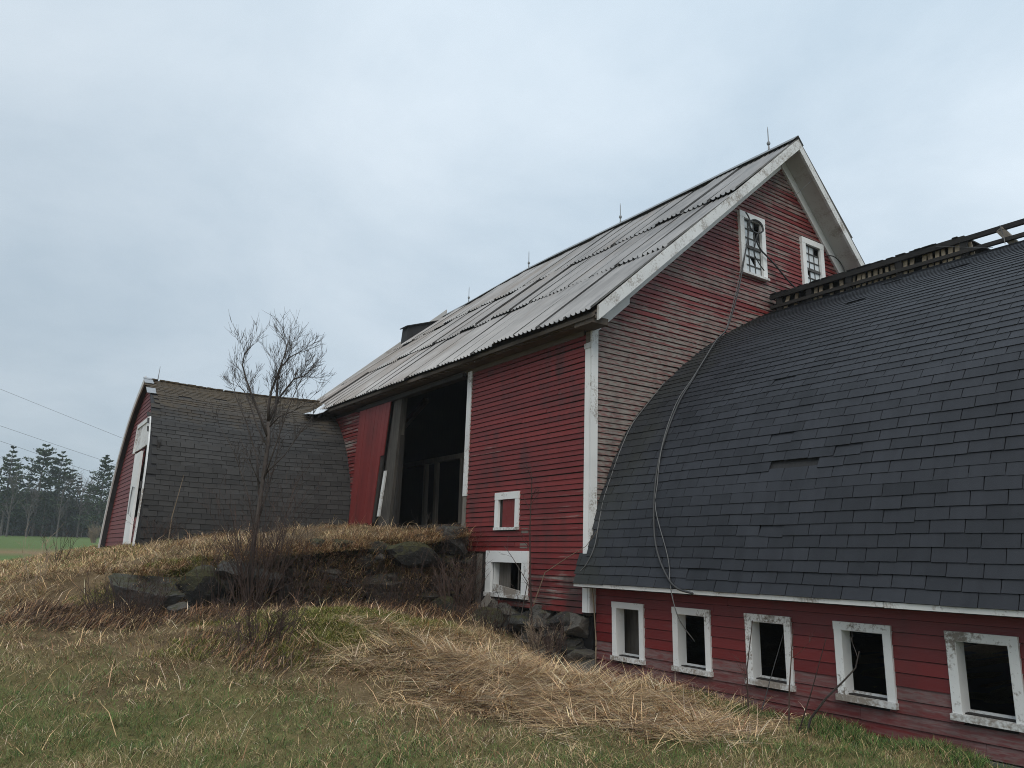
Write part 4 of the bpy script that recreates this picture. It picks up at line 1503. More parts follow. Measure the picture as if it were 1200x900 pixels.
def stone_meshes():
    for k in range(10):
        bm = bmesh.new()
        bmesh.ops.create_icosphere(bm, subdivisions=3 if k < 8 else 4, radius=1.0)
        rs = random.Random(k)
        off = [rs.uniform(-50, 50) for _ in range(3)]
        cuts = [(Vector((rs.uniform(-1, 1), rs.uniform(-1, 1), rs.uniform(-1, 1))).normalized(), rs.uniform(0.50, 0.80)) for _ in range(13)]
        for v in bm.verts:
            p = v.co.copy()
            # blocky: push towards a cube, then slice off flat facets
            m = max(abs(p.x), abs(p.y), abs(p.z))
            p = p * ((0.45 + 0.55 / m * 0.82) if k < 8 else (0.12 + 0.88 / m * 0.86))
            for n, d in (cuts if k < 8 else cuts[:4]):
                h = p.dot(n)
                if h > d:
                    p -= n * (h - d) * 0.97
            n1 = vn3(p * 1.1 + Vector(off)) * 0.16 + vn3(p * 3.4 + Vector(off)) * 0.07 + vn3(p * 8.0 + Vector(off)) * 0.035
            v.co = p * (1 + n1)
        me = bpy.data.meshes.new('stone')
        bm.to_mesh(me)
        bm.free()
        STONES.append(me)


def vn3(p):
    from mathutils import noise as mn
    return mn.noise(p)


stone_meshes()
_SM = {}


def stone_on(parent, name, loc, size, mat, rz=None, tilt=0.15, k=None):
    k = random.randrange(len(STONES)) if k is None else k
    key = (k, mat.name)
    if key not in _SM:
        me = STONES[k].copy()
        me.materials.clear()
        me.materials.append(mat)
        _SM[key] = me
    mw = Matrix.Translation(V(*loc)) @ Matrix.Rotation(U(-0.25, 0.25) if rz is None else rz, 4, 'Z') @ Matrix.Rotation(U(-tilt, tilt), 4, 'X') @ Matrix.Rotation(U(-tilt, tilt), 4, 'Y') \
        @ Matrix.Diagonal((size[0], size[1], size[2], 1))
    return link(name, _SM[key], None, parent, mw)


barn = build_barn()


# ------------------------------------------------------------------ the leaning shed on the bank
SPROF = [(16.32, -0.05), (16.36, 0.45), (16.44, 1.00), (16.60, 1.60), (16.82, 2.10), (17.12, 2.55), (17.52, 2.98), (18.0, 3.32), (18.5, 3.58), (19.12, 3.84)]
_sp = np.array(SPROF)
_sc = np.concatenate([[0], np.cumsum(np.hypot(*np.diff(_sp, axis=0).T))])


def shed_x(y, z):
    return 2.85 + 0.025 * (y - 16.35) + 0.055 * (z - 0.2)


def shed_pt(t, s, far=False):
    y = float(np.interp(s, _sc, _sp[:, 0])); z = float(np.interp(s, _sc, _sp[:, 1]))
    z -= 0.05 * math.sin(math.pi * t) * min(1, s / 3.0)
    if far:
        y = 38.24 - y
    x0 = shed_x(y, z)
    return Vector((x0 + (7.16 - x0) * t, y, z))


def build_shed():
    root = thing('shed', 'small leaning red shed with an arched mossy shingle roof and white door on the bank', 'shed', (5.0, 19.1, 0.1))
    S = _sc[-1]
    ss = np.linspace(0, S, 26)
    # deck, both halves, as one shell with thickness
    mb = MB()
    rows = []
    for t in [-0.03 + 1.03 * i / 8 for i in range(9)]:
        row = [shed_pt(t, float(q)) for q in ss] + [shed_pt(t, float(q), True) for q in ss[::-1][1:]]
        inn = [p + Vector((0, 19.12 - p.y, 0.8 - p.z)).normalized() * 0.07 for p in row]
        rows.append((row, inn))
    m = len(rows[0][0])
    vs, fs = [], []
    for row, inn in rows:
        vs += [tuple(p) for p in row] + [tuple(p) for p in inn]
    for r_ in range(8):
        o, q = r_ * 2 * m, (r_ + 1) * 2 * m
        for i in range(m - 1):
            fs += [(o + i, o + i + 1, q + i + 1, q + i), (o + m + i, q + m + i, q + m + i + 1, o + m + i + 1)]
        fs += [(o, q, q + m, o + m), (o + m - 1, o + 2 * m - 1, q + 2 * m - 1, q + m - 1)]
    for o in (0, 16 * m):
        for i in range(m - 1):
            fs.append((o + i, o + m + i, o + m + i + 1, o + i + 1))
    mb.add(vs, fs)
    mb.build('roof_deck', M['deck'], root)
    # gable wall with a doorway; d is outward (-x)
    G = lambda y, d, z: (shed_x(y, z) - d, y, z)
    def prof_y(z):
        return float(np.interp(z, _sp[:, 1], _sp[:, 0]))
    dy0, dy1, dz1 = 16.75, 18.1, 2.10
    mb = MB()
    def panel(a, b, z0, z1=None):
        n = 10
        yy = [a + (b - a) * k / n for k in range(n + 1)]
        def top(y):
            if z1 is not None:
                return z1
            q = y if y < 19.12 else 38.24 - y
            return float(np.interp(q, _sp[:, 0], _sp[:, 1])) - 0.05
        pl = [G(a, -0.08, z0), G(b, -0.08, z0)] + [G(y, -0.08, top(y)) for y in yy[::-1]]
        mb.prism(pl, (-0.06, 0, 0))
    panel(18.1, 21.9, -0.1); panel(16.40, 16.75, -0.1); panel(16.75, 18.1, 2.10); panel(16.75, 18.1, -0.1, 0.62)
    mb.build('wall', M['dark_wood'], root)
    bmz = unit_clapboard('shed_clapboard', 0.10 - 0.010, 0.024, 0.010)
    z = 0.02
    while z < 3.6:
        ya = prof_y(z + 0.1) + 0.03
        yb = 38.24 - ya
        segs = [(ya, yb)]
        if 0.62 < z + 0.08 and z < 2.1:
            segs = [(ya, dy0), (dy1, yb)]
        for a, b in segs:
            if b - a < 0.06:
                continue
            L = b - a
            rot = Matrix(((0, 1, 0, 0), (-1, 0, 0, 0), (0, 0, 1, 0), (0, 0, 0, 1)))
            sk = Matrix.Rotation(-0.025, 4, 'Z')
            mw = Matrix.Translation(V(*G(b, 0.0, z))) @ sk @ rot @ Matrix.Diagonal((L, 1, 1, 1))
            link('clapboard', bmz, M['shed_red'], root, mw, wear=U(-0.06, 0.05))
        z += 0.10
    # white leaf slid open, transom of white slats, trim, far rake board
    mb = MB().hexa([G(17.58, 0.03, 0.06), G(17.58, 0.075, 0.06), G(18.38, 0.075, 0.06), G(18.38, 0.03, 0.06), G(18.16, 0.03, 2.06), G(18.16, 0.075, 2.06), G(19.06, 0.075, 2.06), G(19.06, 0.03, 2.06)])
    door = mb.build('door', M['white'], root, wear=-0.02)
    MB().tube([G(18.10, 0.09, 1.25), G(18.25, 0.10, 1.28), G(18.35, 0.09, 1.1), G(18.3, 0.09, 0.7)], 0.012, 5).build('door_hook', M['iron'], door)
    tr = MB().box(0, 0.001, 0, 0.001, 0, 0.001)
    tr = MB().hexa([G(17.34, 0.03, 2.68), G(17.34, 0.09, 2.68), G(19.38, 0.09, 2.68), G(19.38, 0.03, 2.68), G(17.40, 0.03, 2.78), G(17.40, 0.09, 2.78), G(19.40, 0.09, 2.78), G(19.40, 0.03, 2.78)])
    tr = tr.build('transom', M['white_old'], root, wear=-0.05)
    for i in range(9):
        a = 17.32 + 0.222 * i
        MB().hexa([G(a, 0.04, 2.13), G(a, 0.065 + .004 * (i % 2), 2.13), G(a + .212, 0.065 + .004 * (i % 2), 2.13), G(a + .212, 0.04, 2.13),
                   G(a, 0.04, 2.677), G(a, 0.065 + .004 * (i % 2), 2.677), G(a + .212, 0.065 + .004 * (i % 2), 2.677), G(a + .212, 0.04, 2.677)]).build('slat', M['white_old'], tr, wear=U(-0.06, 0.03))
    MB().bar(G(19.32, 0.065, 2.10), G(19.36, 0.065, 2.70), 0.05, 0.10, (0, 1, 0)).build('transom_side', M['white_old'], tr)
    def rake(name, far, mat, k, w, h, s1=S):
        mb = MB()
        for i in range(14):
            a, b = s1 * i / 14, s1 * (i + 1) / 14
            p = shed_pt(-0.035, a, far); q = shed_pt(-0.035, b, far)
            mb.bar(p, q + (q - p).normalized() * 0.01, w, h, (0, (19.12 - p.y), 0.8 - p.z))
        return mb.build(name, mat, root)
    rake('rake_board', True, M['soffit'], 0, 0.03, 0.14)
    rake('rake_board', False, M['white_old'], 0, 0.03, 0.06, 2.9)
    # tin patches at the peak
    for a, b in ((S - 0.60, S - 0.22), (S - 1.32, S - 0.98), (S - 0.16, S)):
        p0, p1 = shed_pt(-0.05, a), shed_pt(-0.05, b)
        d = Vector((1, 0.02, 0)) * 0.19
        n = Vector((0, -0.55, 0.83)) * 0.03
        c = [p0 + n, p0 + d + n, p1 + d + n, p1 + n]
        MB().hexa([tuple(q) for q in c] + [tuple(q + n * 0.3) for q in c]).build('tin_patch', M['tin'], root)
    # shingles
    EX, TW, TH = 0.108, 0.275, 0.011
    tab = bpy.data.meshes.new('shed_shingle_tab')
    hw, hh = TW / 2 - 0.006, EX + 0.04
    tab.from_pydata([(-hw, 0, 0), (hw, 0, 0), (hw, hh, -0.004), (-hw, hh, -0.004), (-hw, 0, TH), (hw, 0, TH), (hw, hh, TH - 0.004), (-hw, hh, TH - 0.004)], [],
                    [(0, 3, 2, 1), (4, 5, 6, 7), (0, 1, 5, 4), (1, 2, 6, 5), (2, 3, 7, 6), (3, 0, 4, 7)])
    tab.update()
    tab.materials.append(M['shed_shingle_part'])
    lst = []
    for k in range(int(S / EX)):
        s = k * EX
        L = (shed_pt(1, s) - shed_pt(0, s)).length
        n = int(L / TW) + 1
        for j in range(-1, n + 1):
            t = (j + 0.5 * (k % 2) + (k * 0.13) % 0.3) * TW / L
            if t < -0.02 or t > 1.02 or R() < 0.008:
                continue
            p = shed_pt(t, s)
            X = (shed_pt(t + 0.01, s) - p).normalized()
            Y = (shed_pt(t, min(s + 0.06, S)) - shed_pt(t, max(0, s - 0.06))).normalized()
            Z = X.cross(Y).normalized()
            Y = Z.cross(X)
            P = p + Z * (0.010 + U(0, 0.003)) + Y * (U(-0.004, 0.004) + 0.008 * math.sin(t * 9 + k * 0.3))
            mw = Matrix.Translation(Vector((P.x, P.y, P.z + E))) @ Matrix((X, Y, Z)).transposed().to_4x4() @ Matrix.Rotation(U(-0.02, 0.02), 4, 'Z') @ Matrix.Rotation(-0.06 + U(-0.012, 0.008), 4, 'X')
            d = Vector((P.x, P.y, P.z))
            lst.append((abs(d.normalized().dot(Z)) / d.length_squared, mw))
    lst.sort(key=lambda q: -q[0])
    for _, mw in lst[:298]:
        link('shingle', tab, None, root, mw)
    joined_boxes('shingle_courses', tab, [mw for _, mw in lst[298:]], M['shed_shingle_mass'], root)
    # shaggy ridge and rod
    mb = MB()
    for i in range(60):
        t = (i + R()) / 60
        p = shed_pt(t, S)
        mb.bar(p + Vector((0, -0.12, 0.0)), p + Vector((0.02, 0.12, 0.015)), U(0.06, 0.12), U(0.02, 0.045))
    mb.build('ridge_course', M['shed_shingle_mass'], root)
    p = shed_pt(0.03, S)
    MB().tube([tuple(p), (p.x + .02, p.y, p.z + 0.35)], [0.012, 0.005], 5).build('lightning_rod', M['iron'], root)
    return root


shed = build_shed()


# ------------------------------------------------------------------ dry stone wall holding the bank, loose boulders
def build_stone_wall():
    root = thing('stone_wall', 'low dry stone retaining wall of dark mossy stones below the barn doorway', 'stone wall', (4.8, 11.3, -0.4))
    x = 2.95
    cols = []
    def top(x):
        return float(np.interp(x, [2.4, 3.0, 4.0, 5.0, 6.0, 7.0], [-0.30, -0.12, 0.02, 0.12, 0.22, 0.36]))
    def foot(x):
        return -0.92
    row = 0
    z = -0.90
    while z < 0.36:
        h = U(0.12, 0.24)
        x = 2.6 + U(0, 0.3)
        while x < 7.0:
            w = U(0.24, 0.62) if R() < 0.8 else U(0.6, 0.9)
            if x + w > 7.05:
                w = 7.06 - x
            xc = x + w / 2
            if z + h * 0.55 < top(xc) and w > 0.1 and not (xc > 5.35 and xc < 6.45 and -0.34 < z + h / 2 < 0.2) and not (xc > 6.2 and z + h / 2 > -0.05):
                hh = h * U(0.85, 1.1)
                stone_on(root, 'stone', (xc, 11.18 + U(-0.07, 0.07) + (z + 0.9) * 0.10, z + h / 2), (w / 2 * 1.28, 0.28, hh / 2 * 1.38),
                         M['stone_mossy'] if (z + h > top(xc) - 0.15 and R() < 0.6 or R() < 0.12) else M['stone'], rz=U(-0.12, 0.12))
            x += w
        z += h * 0.97
    for _ in range(46):                                       # chinking stones in the joints
        x = U(2.7, 6.95); z = U(-0.88, top(x) - 0.08)
        q = U(0.05, 0.10)
        stone_on(root, 'stone', (x, 11.02 + U(-0.03, 0.05) + (z + 0.9) * 0.10, z), (q * U(1.0, 1.8), q, q * U(0.5, 0.9)), M['stone'] if R() < 0.75 else M['stone_pale'], rz=U(-0.6, 0.6), tilt=0.5)
    stone_on(root, 'stone', (6.62, 11.20, 0.20), (0.40, 0.32, 0.25), M['stone'], rz=0.05, tilt=0.06, k=9)
    o = stone_on(root, 'stone', (5.92, 11.14, -0.06), (0.66, 0.38, 0.28), M['stone_mossy'], rz=-0.05, tilt=0.12, k=3)
    o = stone_on(root, 'stone', (3.35, 11.06, -0.36), (0.56, 0.34, 0.24), M['stone_pale'], rz=0.0, tilt=0.06, k=5)
    return root


build_stone_wall()

for (loc, size, mat, k, rz, lab) in (
        ((2.08, 11.20, -0.60), (0.56, 0.42, 0.28), 'stone_pale', 8, 0.10, 'large flat faced grey boulder with mossy top, left end of the stone wall'),
        ((2.78, 11.22, -0.52), (0.44, 0.40, 0.36), 'stone_mossy', 3, -0.2, 'dark moss covered boulder just right of the flat grey boulder'),
        ((2.42, 10.75, -0.78), (0.20, 0.18, 0.13), 'stone', 0, 0.3, 'small round brown boulder half sunk in brambles below the flat grey boulder'),
        ((1.95, 10.72, -0.86), (0.17, 0.15, 0.10), 'stone', 6, 0.8, 'smallest dark rock in the brambles left of the round brown boulder'),
        ((6.72, 10.15, -1.02), (0.34, 0.34, 0.24), 'stone_mossy', 4, 0.4, 'round boulder thick with yellow green moss below the low barn window'),
        ((6.35, 10.75, -0.84), (0.30, 0.28, 0.22), 'stone_mossy', 6, 1.2, 'brownish mossy boulder between the brambles and the upright dark boards'),
        ((6.98, 9.55, -1.02), (0.30, 0.34, 0.15), 'stone_pale', 5, 0.2, 'pale grey slab of rock lying under the broken sill of the low barn window'),
        ((6.80, 8.75, -1.38), (0.22, 0.28, 0.13), 'stone', 2, 0.9, 'dark rock in the straw at the foot of the barn corner'),):
    zz = loc[2]
    o = stone_on(None, 'boulder', (loc[0], loc[1], zz), size, M[mat], rz=rz, tilt=0.08, k=k)
    tag(o, lab, 'boulder', 'boulders lying about the bank')


# ------------------------------------------------------------------ cables and wires
def cable(name, pts, r, mat, lab, cat, group=None, extra=(), smooth=True):
    root = thing(name, lab, cat, pts[len(pts) // 2], group) if extra else None
    def dense(p):
        p = [Vector(q) for q in p]
        out = []
        for i in range(len(p) - 1):
            a = p[max(i - 1, 0)]; b = p[i]; c = p[i + 1]; d = p[min(i + 2, len(p) - 1)]
            for k in range(5):
                t = k / 5
                out.append(0.5 * ((2 * b) + (c - a) * t + (2 * a - 5 * b + 4 * c - d) * t * t + (3 * b - a - 3 * c + d) * t ** 3))
        out.append(p[-1])
        return out
    o = MB().tube(dense(pts), r, 5).build('strand' if extra else name, mat, root, smooth=True)
    if not extra:
        return tag(o, lab, cat, group)
    for nm, p, rr, mm in extra:
        MB().tube(dense(p), rr, 5).build(nm, mm, root, smooth=True)
    return root


def coil(cx, cz, r, n, y):
    return [(cx + r * math.cos(i * 0.9) * (1 + 0.12 * math.sin(i * 2.1)), y - 0.015 * i / n, cz + r * 0.62 * math.sin(i * 0.9) * (1 + 0.1 * math.cos(i * 1.7))) for i in range(n)]


MAIN = [(10.78, 8.06, 6.13), (10.86, 8.05, 6.0), (10.82, 8.06, 5.7), (10.70, 8.06, 5.3), (10.57, 8.06, 4.89), (10.38, 8.05, 4.4), (10.17, 8.04, 3.96), (9.95, 7.98, 3.70), (9.52, 7.83, 3.43), (8.98, 7.61, 3.00),
        (8.53, 7.47, 2.58), (8.16, 7.37, 2.24), (7.86, 7.27, 1.91), (7.62, 7.22, 1.54), (7.46, 7.18, 1.23), (7.32, 7.11, 0.93), (7.18, 7.01, 0.57), (7.06, 6.89, 0.24),
        (6.97, 6.73, -0.03), (6.90, 6.52, -0.26), (6.86, 6.34, -0.36), (6.84, 6.1, -0.40)]
SECOND = [(q[0] - 0.01, q[1] + 0.03 * math.sin(i * 0.9) - 0.02 * (i > 8) * math.sin((i - 8) * 0.35), q[2] + 0.012) for i, q in enumerate(MAIN[3:17])] + [(7.0, 6.62, 0.0), (6.9, 6.5, -0.3), (6.86, 6.42, -0.5), (6.9, 6.36, -0.72), (7.1, 6.33, -0.95)]
cable('cable_bundle', MAIN, 0.0135, M['cable'], 'loose bundle of cables hanging from the left gable window down over the curved roof', 'cable',
      extra=(('strand', SECOND, 0.0065, M['grey_cable']),
             ('coil', coil(11.05, 5.92, 0.20, 26, 8.06), 0.012, M['cable']),
             ('strand', [(10.95, 8.06, 5.86), (11.0, 8.05, 5.6), (10.95, 8.06, 5.4), (11.05, 8.06, 5.25), (11.25, 8.08, 5.12)], 0.010, M['cable'])))
cable('cable', [(11.12, 8.05, 5.85), (11.05, 8.06, 5.66), (11.2, 8.09, 5.52), (11.36, 8.09, 5.44), (11.66, 8.09, 5.29), (11.95, 8.09, 5.11), (12.28, 8.09, 4.96), (12.5, 8.08, 4.8)], 0.016, M['cable'],
      'thick black cable slanting down the gable from the left window to behind the wing roof', 'cable')
cable('roof_edge_wire', [(8.60, 8.10, 2.66), (8.16, 8.09, 2.22), (7.86, 8.08, 1.90), (7.62, 8.08, 1.50), (7.45, 8.07, 1.16), (7.28, 8.06, 0.80), (7.15, 8.03, 0.44), (7.04, 8.0, 0.12), (6.98, 8.08, -0.1), (6.95, 8.2, -0.22)], 0.008, M['grey_cable'],
      'pale wire following the seam where the curved roof meets the gable wall', 'wire')
cable('rope', [(7.06, 8.08, -0.38), (7.08, 8.06, -0.7), (7.09, 8.05, -0.95), (7.04, 7.98, -1.1), (7.0, 7.94, -1.25), (7.0, 7.95, -1.5)], 0.010, M['twig_tan'],
      'limp grey cord hanging beside the barn corner down to the straw', 'rope')
cable('window_cable', [(13.32, 8.10, 5.95), (13.5, 8.02, 5.92), (13.68, 7.98, 5.75), (13.8, 7.97, 5.4), (13.9, 8.0, 5.1)], 0.012, M['cable'], 'short black cable looping from the right gable window under the soffit', 'cable')
for p, q, lab in (((0.68, 60, 10.09), (8.45, 59.4, 7.43), 'highest of the thin power lines crossing the sky at left'),
                  ((1.01, 60, 7.66), (6.78, 59.6, 5.98), 'second thin power line from the top, crossing the sky above the pines'),
                  ((1.15, 60, 6.66), (6.26, 59.6, 5.12), 'third thin power line from the top, passing behind the tops of the pines'),
                  ((1.2, 60, 5.60), (6.30, 59.6, 4.25), 'lowest of the thin power lines, low across the pine crowns')):
    p, q = Vector(p), Vector(q)
    d = q - p
    pts = []
    for i in range(41):
        t = -8 + 0.4 * i
        c = p + d * t
        pts.append((c.x, c.y, c.z + 0.010 * (t - 0.5) ** 2 * 4))
    o = MB().tube(pts, 0.009, 4).build('power_line', M['cable'])
    tag(o, lab, 'power line', 'power lines over the field')


# ------------------------------------------------------------------ bare shrubs, sapling, stalks
def grow(mb, p, d, L, r, depth, kids, spread=0.6, up=0.25, wander=0.18, segs=4, taper=0.75, lenf=0.62, k=4):
    pts, rs_ = [p], [r]
    q, dd = Vector(p), Vector(d).normalized()
    for i in range(segs):
        dd = (dd + Vector((U(-1, 1), U(-1, 1), U(-1, 1))) * wander + Vector((0, 0, up * 0.25))).normalized()
        q = q + dd * (L / segs)
        pts.append(q.copy())
        rs_.append(r * (1 - taper * (i + 1) / segs))
    mb.tube(pts, rs_, k if r > 0.004 else 3)
    if depth <= 0:
        return
    for c in range(kids if isinstance(kids, int) else kids[0]):
        t = U(0.25, 1.0)
        i = min(int(t * segs), segs - 1)
        f = t * segs - i
        b = pts[i].lerp(pts[i + 1], f)
        ax = (pts[i + 1] - pts[i]).normalized()
        s = ax.cross(Vector((U(-1, 1), U(-1, 1), U(-1, 1)))).normalized()
        nd = (ax * math.cos(spread) + s * math.sin(spread) * U(0.7, 1.3)).normalized()
        grow(mb, b, nd, L * lenf * U(0.6, 1.15), max(rs_[i] * 0.6, 0.0027), depth - 1, kids if isinstance(kids, int) else kids[1:] or 2, spread, up, wander * 1.15, max(segs - 0, 3), taper, lenf, k)


def build_sapling():
    bx, by = 3.27, 10.75
    bz = gz1(bx, by) - 0.05
    root = thing('sapling', 'bare grey sapling with fine upswept twigs standing before the shed roof', 'tree', (bx, by, bz))
    rt = Vector((0.818, -0.575, 0))
    def P(px, py, d=0.0):
        """a point in the sapling's own upright plane: metres right of and above its foot"""
        py = py if py > 520 else 520 - (520 - py) * 0.84
        px -= 15 * min(1.0, max(0.0, (530 - py) / 70))
        return Vector((bx, by, -0.66)) + rt * ((px - 290) / 84.5) + Vector((0, 0, (702 - py) / 84.5)) + Vector((0.575, 0.818, 0)) * d
    tr = MB()
    def limb(pts, r0, r1):
        n = len(pts)
        tr.tube(pts, [r0 + (r1 - r0) * i / (n - 1) for i in range(n)], 7)
        return pts
    trunk = [P(289, 708), P(290, 640), P(293, 590), P(295, 555), P(299, 520), P(302, 492)]
    limb(trunk, 0.034, 0.028)
    A = limb([trunk[-1], P(310, 472, .05), P(317, 455, .08), P(326, 440, .1), P(334, 425, .12), P(337, 410, .14)], 0.022, 0.007)
    B = limb([trunk[-1], P(306, 470, -.05), P(311, 450, -.05), P(317, 430, -.08), P(322, 410, -.1), P(326, 392, -.1), P(328, 374, -.1)], 0.024, 0.005)
    C = limb([P(299, 515), P(296, 488, -.1), P(291, 460, -.16), P(285, 436, -.2), P(280, 416, -.25), P(282, 400, -.28), P(290, 388, -.3)], 0.020, 0.005)
    D = limb([P(300, 505), P(308, 478, .15), P(312, 450, .2), P(310, 425, .25), P(311, 405, .3), P(322, 388, .3), P(334, 380, .3)], 0.022, 0.006)
    F = limb([P(297, 525), P(286, 500, .1), P(277, 462, .2), P(270, 443, .25), P(258, 430, .3)], 0.016, 0.004)
    G = limb([P(302, 500), P(318, 486, -.1), P(338, 478, -.15), P(352, 470, -.2)], 0.013, 0.004)
    H = limb([P(334, 426, .12), P(345, 420, .16), P(353, 408, .2), P(356, 396, .25)], 0.011, 0.003)
    I = limb([P(296, 560), P(315, 535, .1), P(335, 505, .15), P(352, 480, .2)], 0.010, 0.003)
    J = limb([P(294, 575), P(280, 545, -.1), P(268, 515, -.1)], 0.010, 0.003)
    K = limb([P(293, 595), P(284, 540, .05), P(272, 490, .12), P(262, 452, .15), P(256, 425, .18)], 0.014, 0.003)
    L_ = limb([P(294, 570), P(310, 525, -.1), P(330, 478, -.15), P(346, 445, -.2), P(356, 420, -.2)], 0.014, 0.003)
    N_ = limb([P(292, 620), P(300, 570, .1), P(308, 520, .18), P(313, 470, .22), P(314, 425, .25)], 0.013, 0.003)
    O_ = limb([P(291, 630), P(280, 580, -.1), P(262, 535, -.15), P(248, 500, -.2)], 0.010, 0.003)
    tr.build('trunk', M['bark'], root, smooth=True)
    br = MB()
    for pts, n, L in ((A, 11, 0.62), (B, 15, 0.62), (C, 11, 0.55), (D, 11, 0.55), (F, 8, 0.48), (G, 6, 0.42), (H, 8, 0.4), (I, 6, 0.42), (J, 5, 0.38), (K, 9, 0.42), (L_, 9, 0.42), (N_, 9, 0.42), (O_, 6, 0.36), (trunk, 8, 0.5)):
        for _ in range(int(n * 1.3)):
            t = U(0.15 if pts is not trunk else 0.35, 1.0) * (len(pts) - 1)
            i = min(int(t), len(pts) - 2)
            b = Vector(pts[i]).lerp(Vector(pts[i + 1]), t - i)
            ax = (Vector(pts[i + 1]) - Vector(pts[i])).normalized()
            s = ax.cross(Vector((U(-1, 1), U(-1, 1), U(-1, 1)))).normalized()
            d = (ax * 0.75 + s * U(0.35, 0.85) + Vector((0, 0, 0.25))).normalized()
            grow(br, b, d, L * U(0.35, 0.8), 0.0034, 2, [4, 3, 2], 0.5, 0.36, 0.11, 4, 0.6, 0.68)
    br.build('branches', M['bark'], root)


build_sapling()


def shrub(name, x, y, h, n, sp, mat, lab, cat='shrub', group='bare shrubs and brambles on the bank', kids=(4, 2), r=0.008, depth=2, leanv=(0, 0)):
    z = gz1(x, y) - 0.03
    mb = MB()
    for _ in range(n):
        a = U(0, 6.283); q = U(0, sp * 0.35)
        d = Vector((math.cos(a) * U(0, sp) + leanv[0], math.sin(a) * U(0, sp) + leanv[1], 1.0))
        grow(mb, Vector((x + math.cos(a) * q, y + math.sin(a) * q, z)), d, h * U(0.5, 1.0), r * U(0.6, 1.1), depth, list(kids), 0.5, 0.2, 0.14, 5, 0.7, 0.5)
    o = mb.build(name, M[mat], None)
    return tag(o, lab, cat, group)


shrub('shrub', 3.27, 10.6, 1.75, 42, 0.62, 'twig_red', 'dense reddish brown bare shrub round the foot of the sapling', kids=(4, 2), r=0.010)
shrub('shrub', 3.75, 10.75, 1.35, 12, 0.5, 'twig_red', 'thin bare shrub with upright whips just right of the sapling')
shrub('shrub', 2.85, 10.9, 1.0, 12, 0.5, 'twig_red', 'low bare shrub leaning left of the sapling above the mossy boulder')
shrub('shrub', 4.75, 10.85, 0.95, 10, 0.55, 'twig_red', 'sparse reddish shrub before the middle of the stone wall')
shrub('bramble', 6.35, 10.55, 0.95, 34, 0.75, 'twig_red', 'tangled reddish bramble where the stone wall meets the upright dark boards', 'bramble', kids=(4, 3))
shrub('bramble', 6.75, 10.95, 1.1, 22, 0.6, 'twig_red', 'dark bramble climbing beside the barn wall under the big square stone', 'bramble', kids=(4, 3))
shrub('bramble', 5.5, 10.75, 0.6, 44, 1.0, 'twig_red', 'low dark bramble mat under the moss topped wall stone', 'bramble')
shrub('bramble', 1.75, 10.5, 0.55, 50, 1.2, 'twig_red', 'low brown bramble heap below the flat faced grey boulder', 'bramble')
shrub('bramble', 2.85, 8.75, 0.5, 44, 1.1, 'twig_red', 'dark brown bramble clump on the near left side of the mossy hump', 'bramble')
shrub('bush', 4.15, 11.75, 0.42, 60, 1.1, 'twig_tan', 'rusty tan dead bush hanging over the top of the wall before the shed', 'bush', kids=(4, 3), r=0.004)
shrub('bush', 3.0, 16.05, 0.55, 26, 0.8, 'twig_red', 'thin reddish brush along the foot of the shed roof', 'bush', r=0.004)
shrub('weed', 7.35, 13.2, 0.62, 6, 0.45, 'bark', 'thin dry weeds standing in the open barn doorway', 'weed', r=0.005, kids=(2, 1))
shrub('weed', 0.95, 13.2, 0.7, 7, 0.35, 'twig_tan', 'thin dry weed stalks standing at the left edge before the field', 'weed', r=0.006)
shrub('weed', 1.45, 16.4, 0.6, 8, 0.5, 'twig_red', 'dark weed stalks on the bank crest left of the shed', 'weed', r=0.006)
shrub('bramble', 6.72, 8.55, 0.55, 34, 0.8, 'twig_red', 'dark brush before the stones at the very corner of the barn', 'bramble')
shrub('bramble', 6.6, 9.75, 0.5, 34, 0.9, 'twig_red', 'low dark brush between the mossy boulder and the pale slab', 'bramble')
shrub('bramble', 4.2, 10.85, 0.8, 30, 0.9, 'twig_red', 'brown brush against the wall halfway between sapling and mossy wall stone', 'bramble')
shrub('fern', 6.82, 8.95, 0.45, 30, 0.9, 'twig_tan', 'dead fern fronds against the stones under the barn corner', 'fern', kids=(5, 3), r=0.004)


def stalk(name, pts, r, mat, lab, cat, twigs=0, group=None):
    mb = MB()
    p = [Vector(q) for q in pts]
    n = len(p)
    mb.tube(p, [r * (1 - 0.6 * i / (n - 1)) for i in range(n)], 5)
    for _ in range(twigs):
        t = U(0.3, 1.0) * (n - 1)
        i = min(int(t), n - 2)
        b = p[i].lerp(p[i + 1], t - i)
        ax = (p[i + 1] - p[i]).normalized()
        s = ax.cross(Vector((U(-1, 1), U(-1, 1), U(-1, 1)))).normalized()
        grow(mb, b, ax * 0.7 + s * 0.6, U(0.15, 0.35), r * 0.35, 1, [2, 2], 0.6, 0.2)
    return tag(mb.build(name, M[mat]), lab, cat, group)


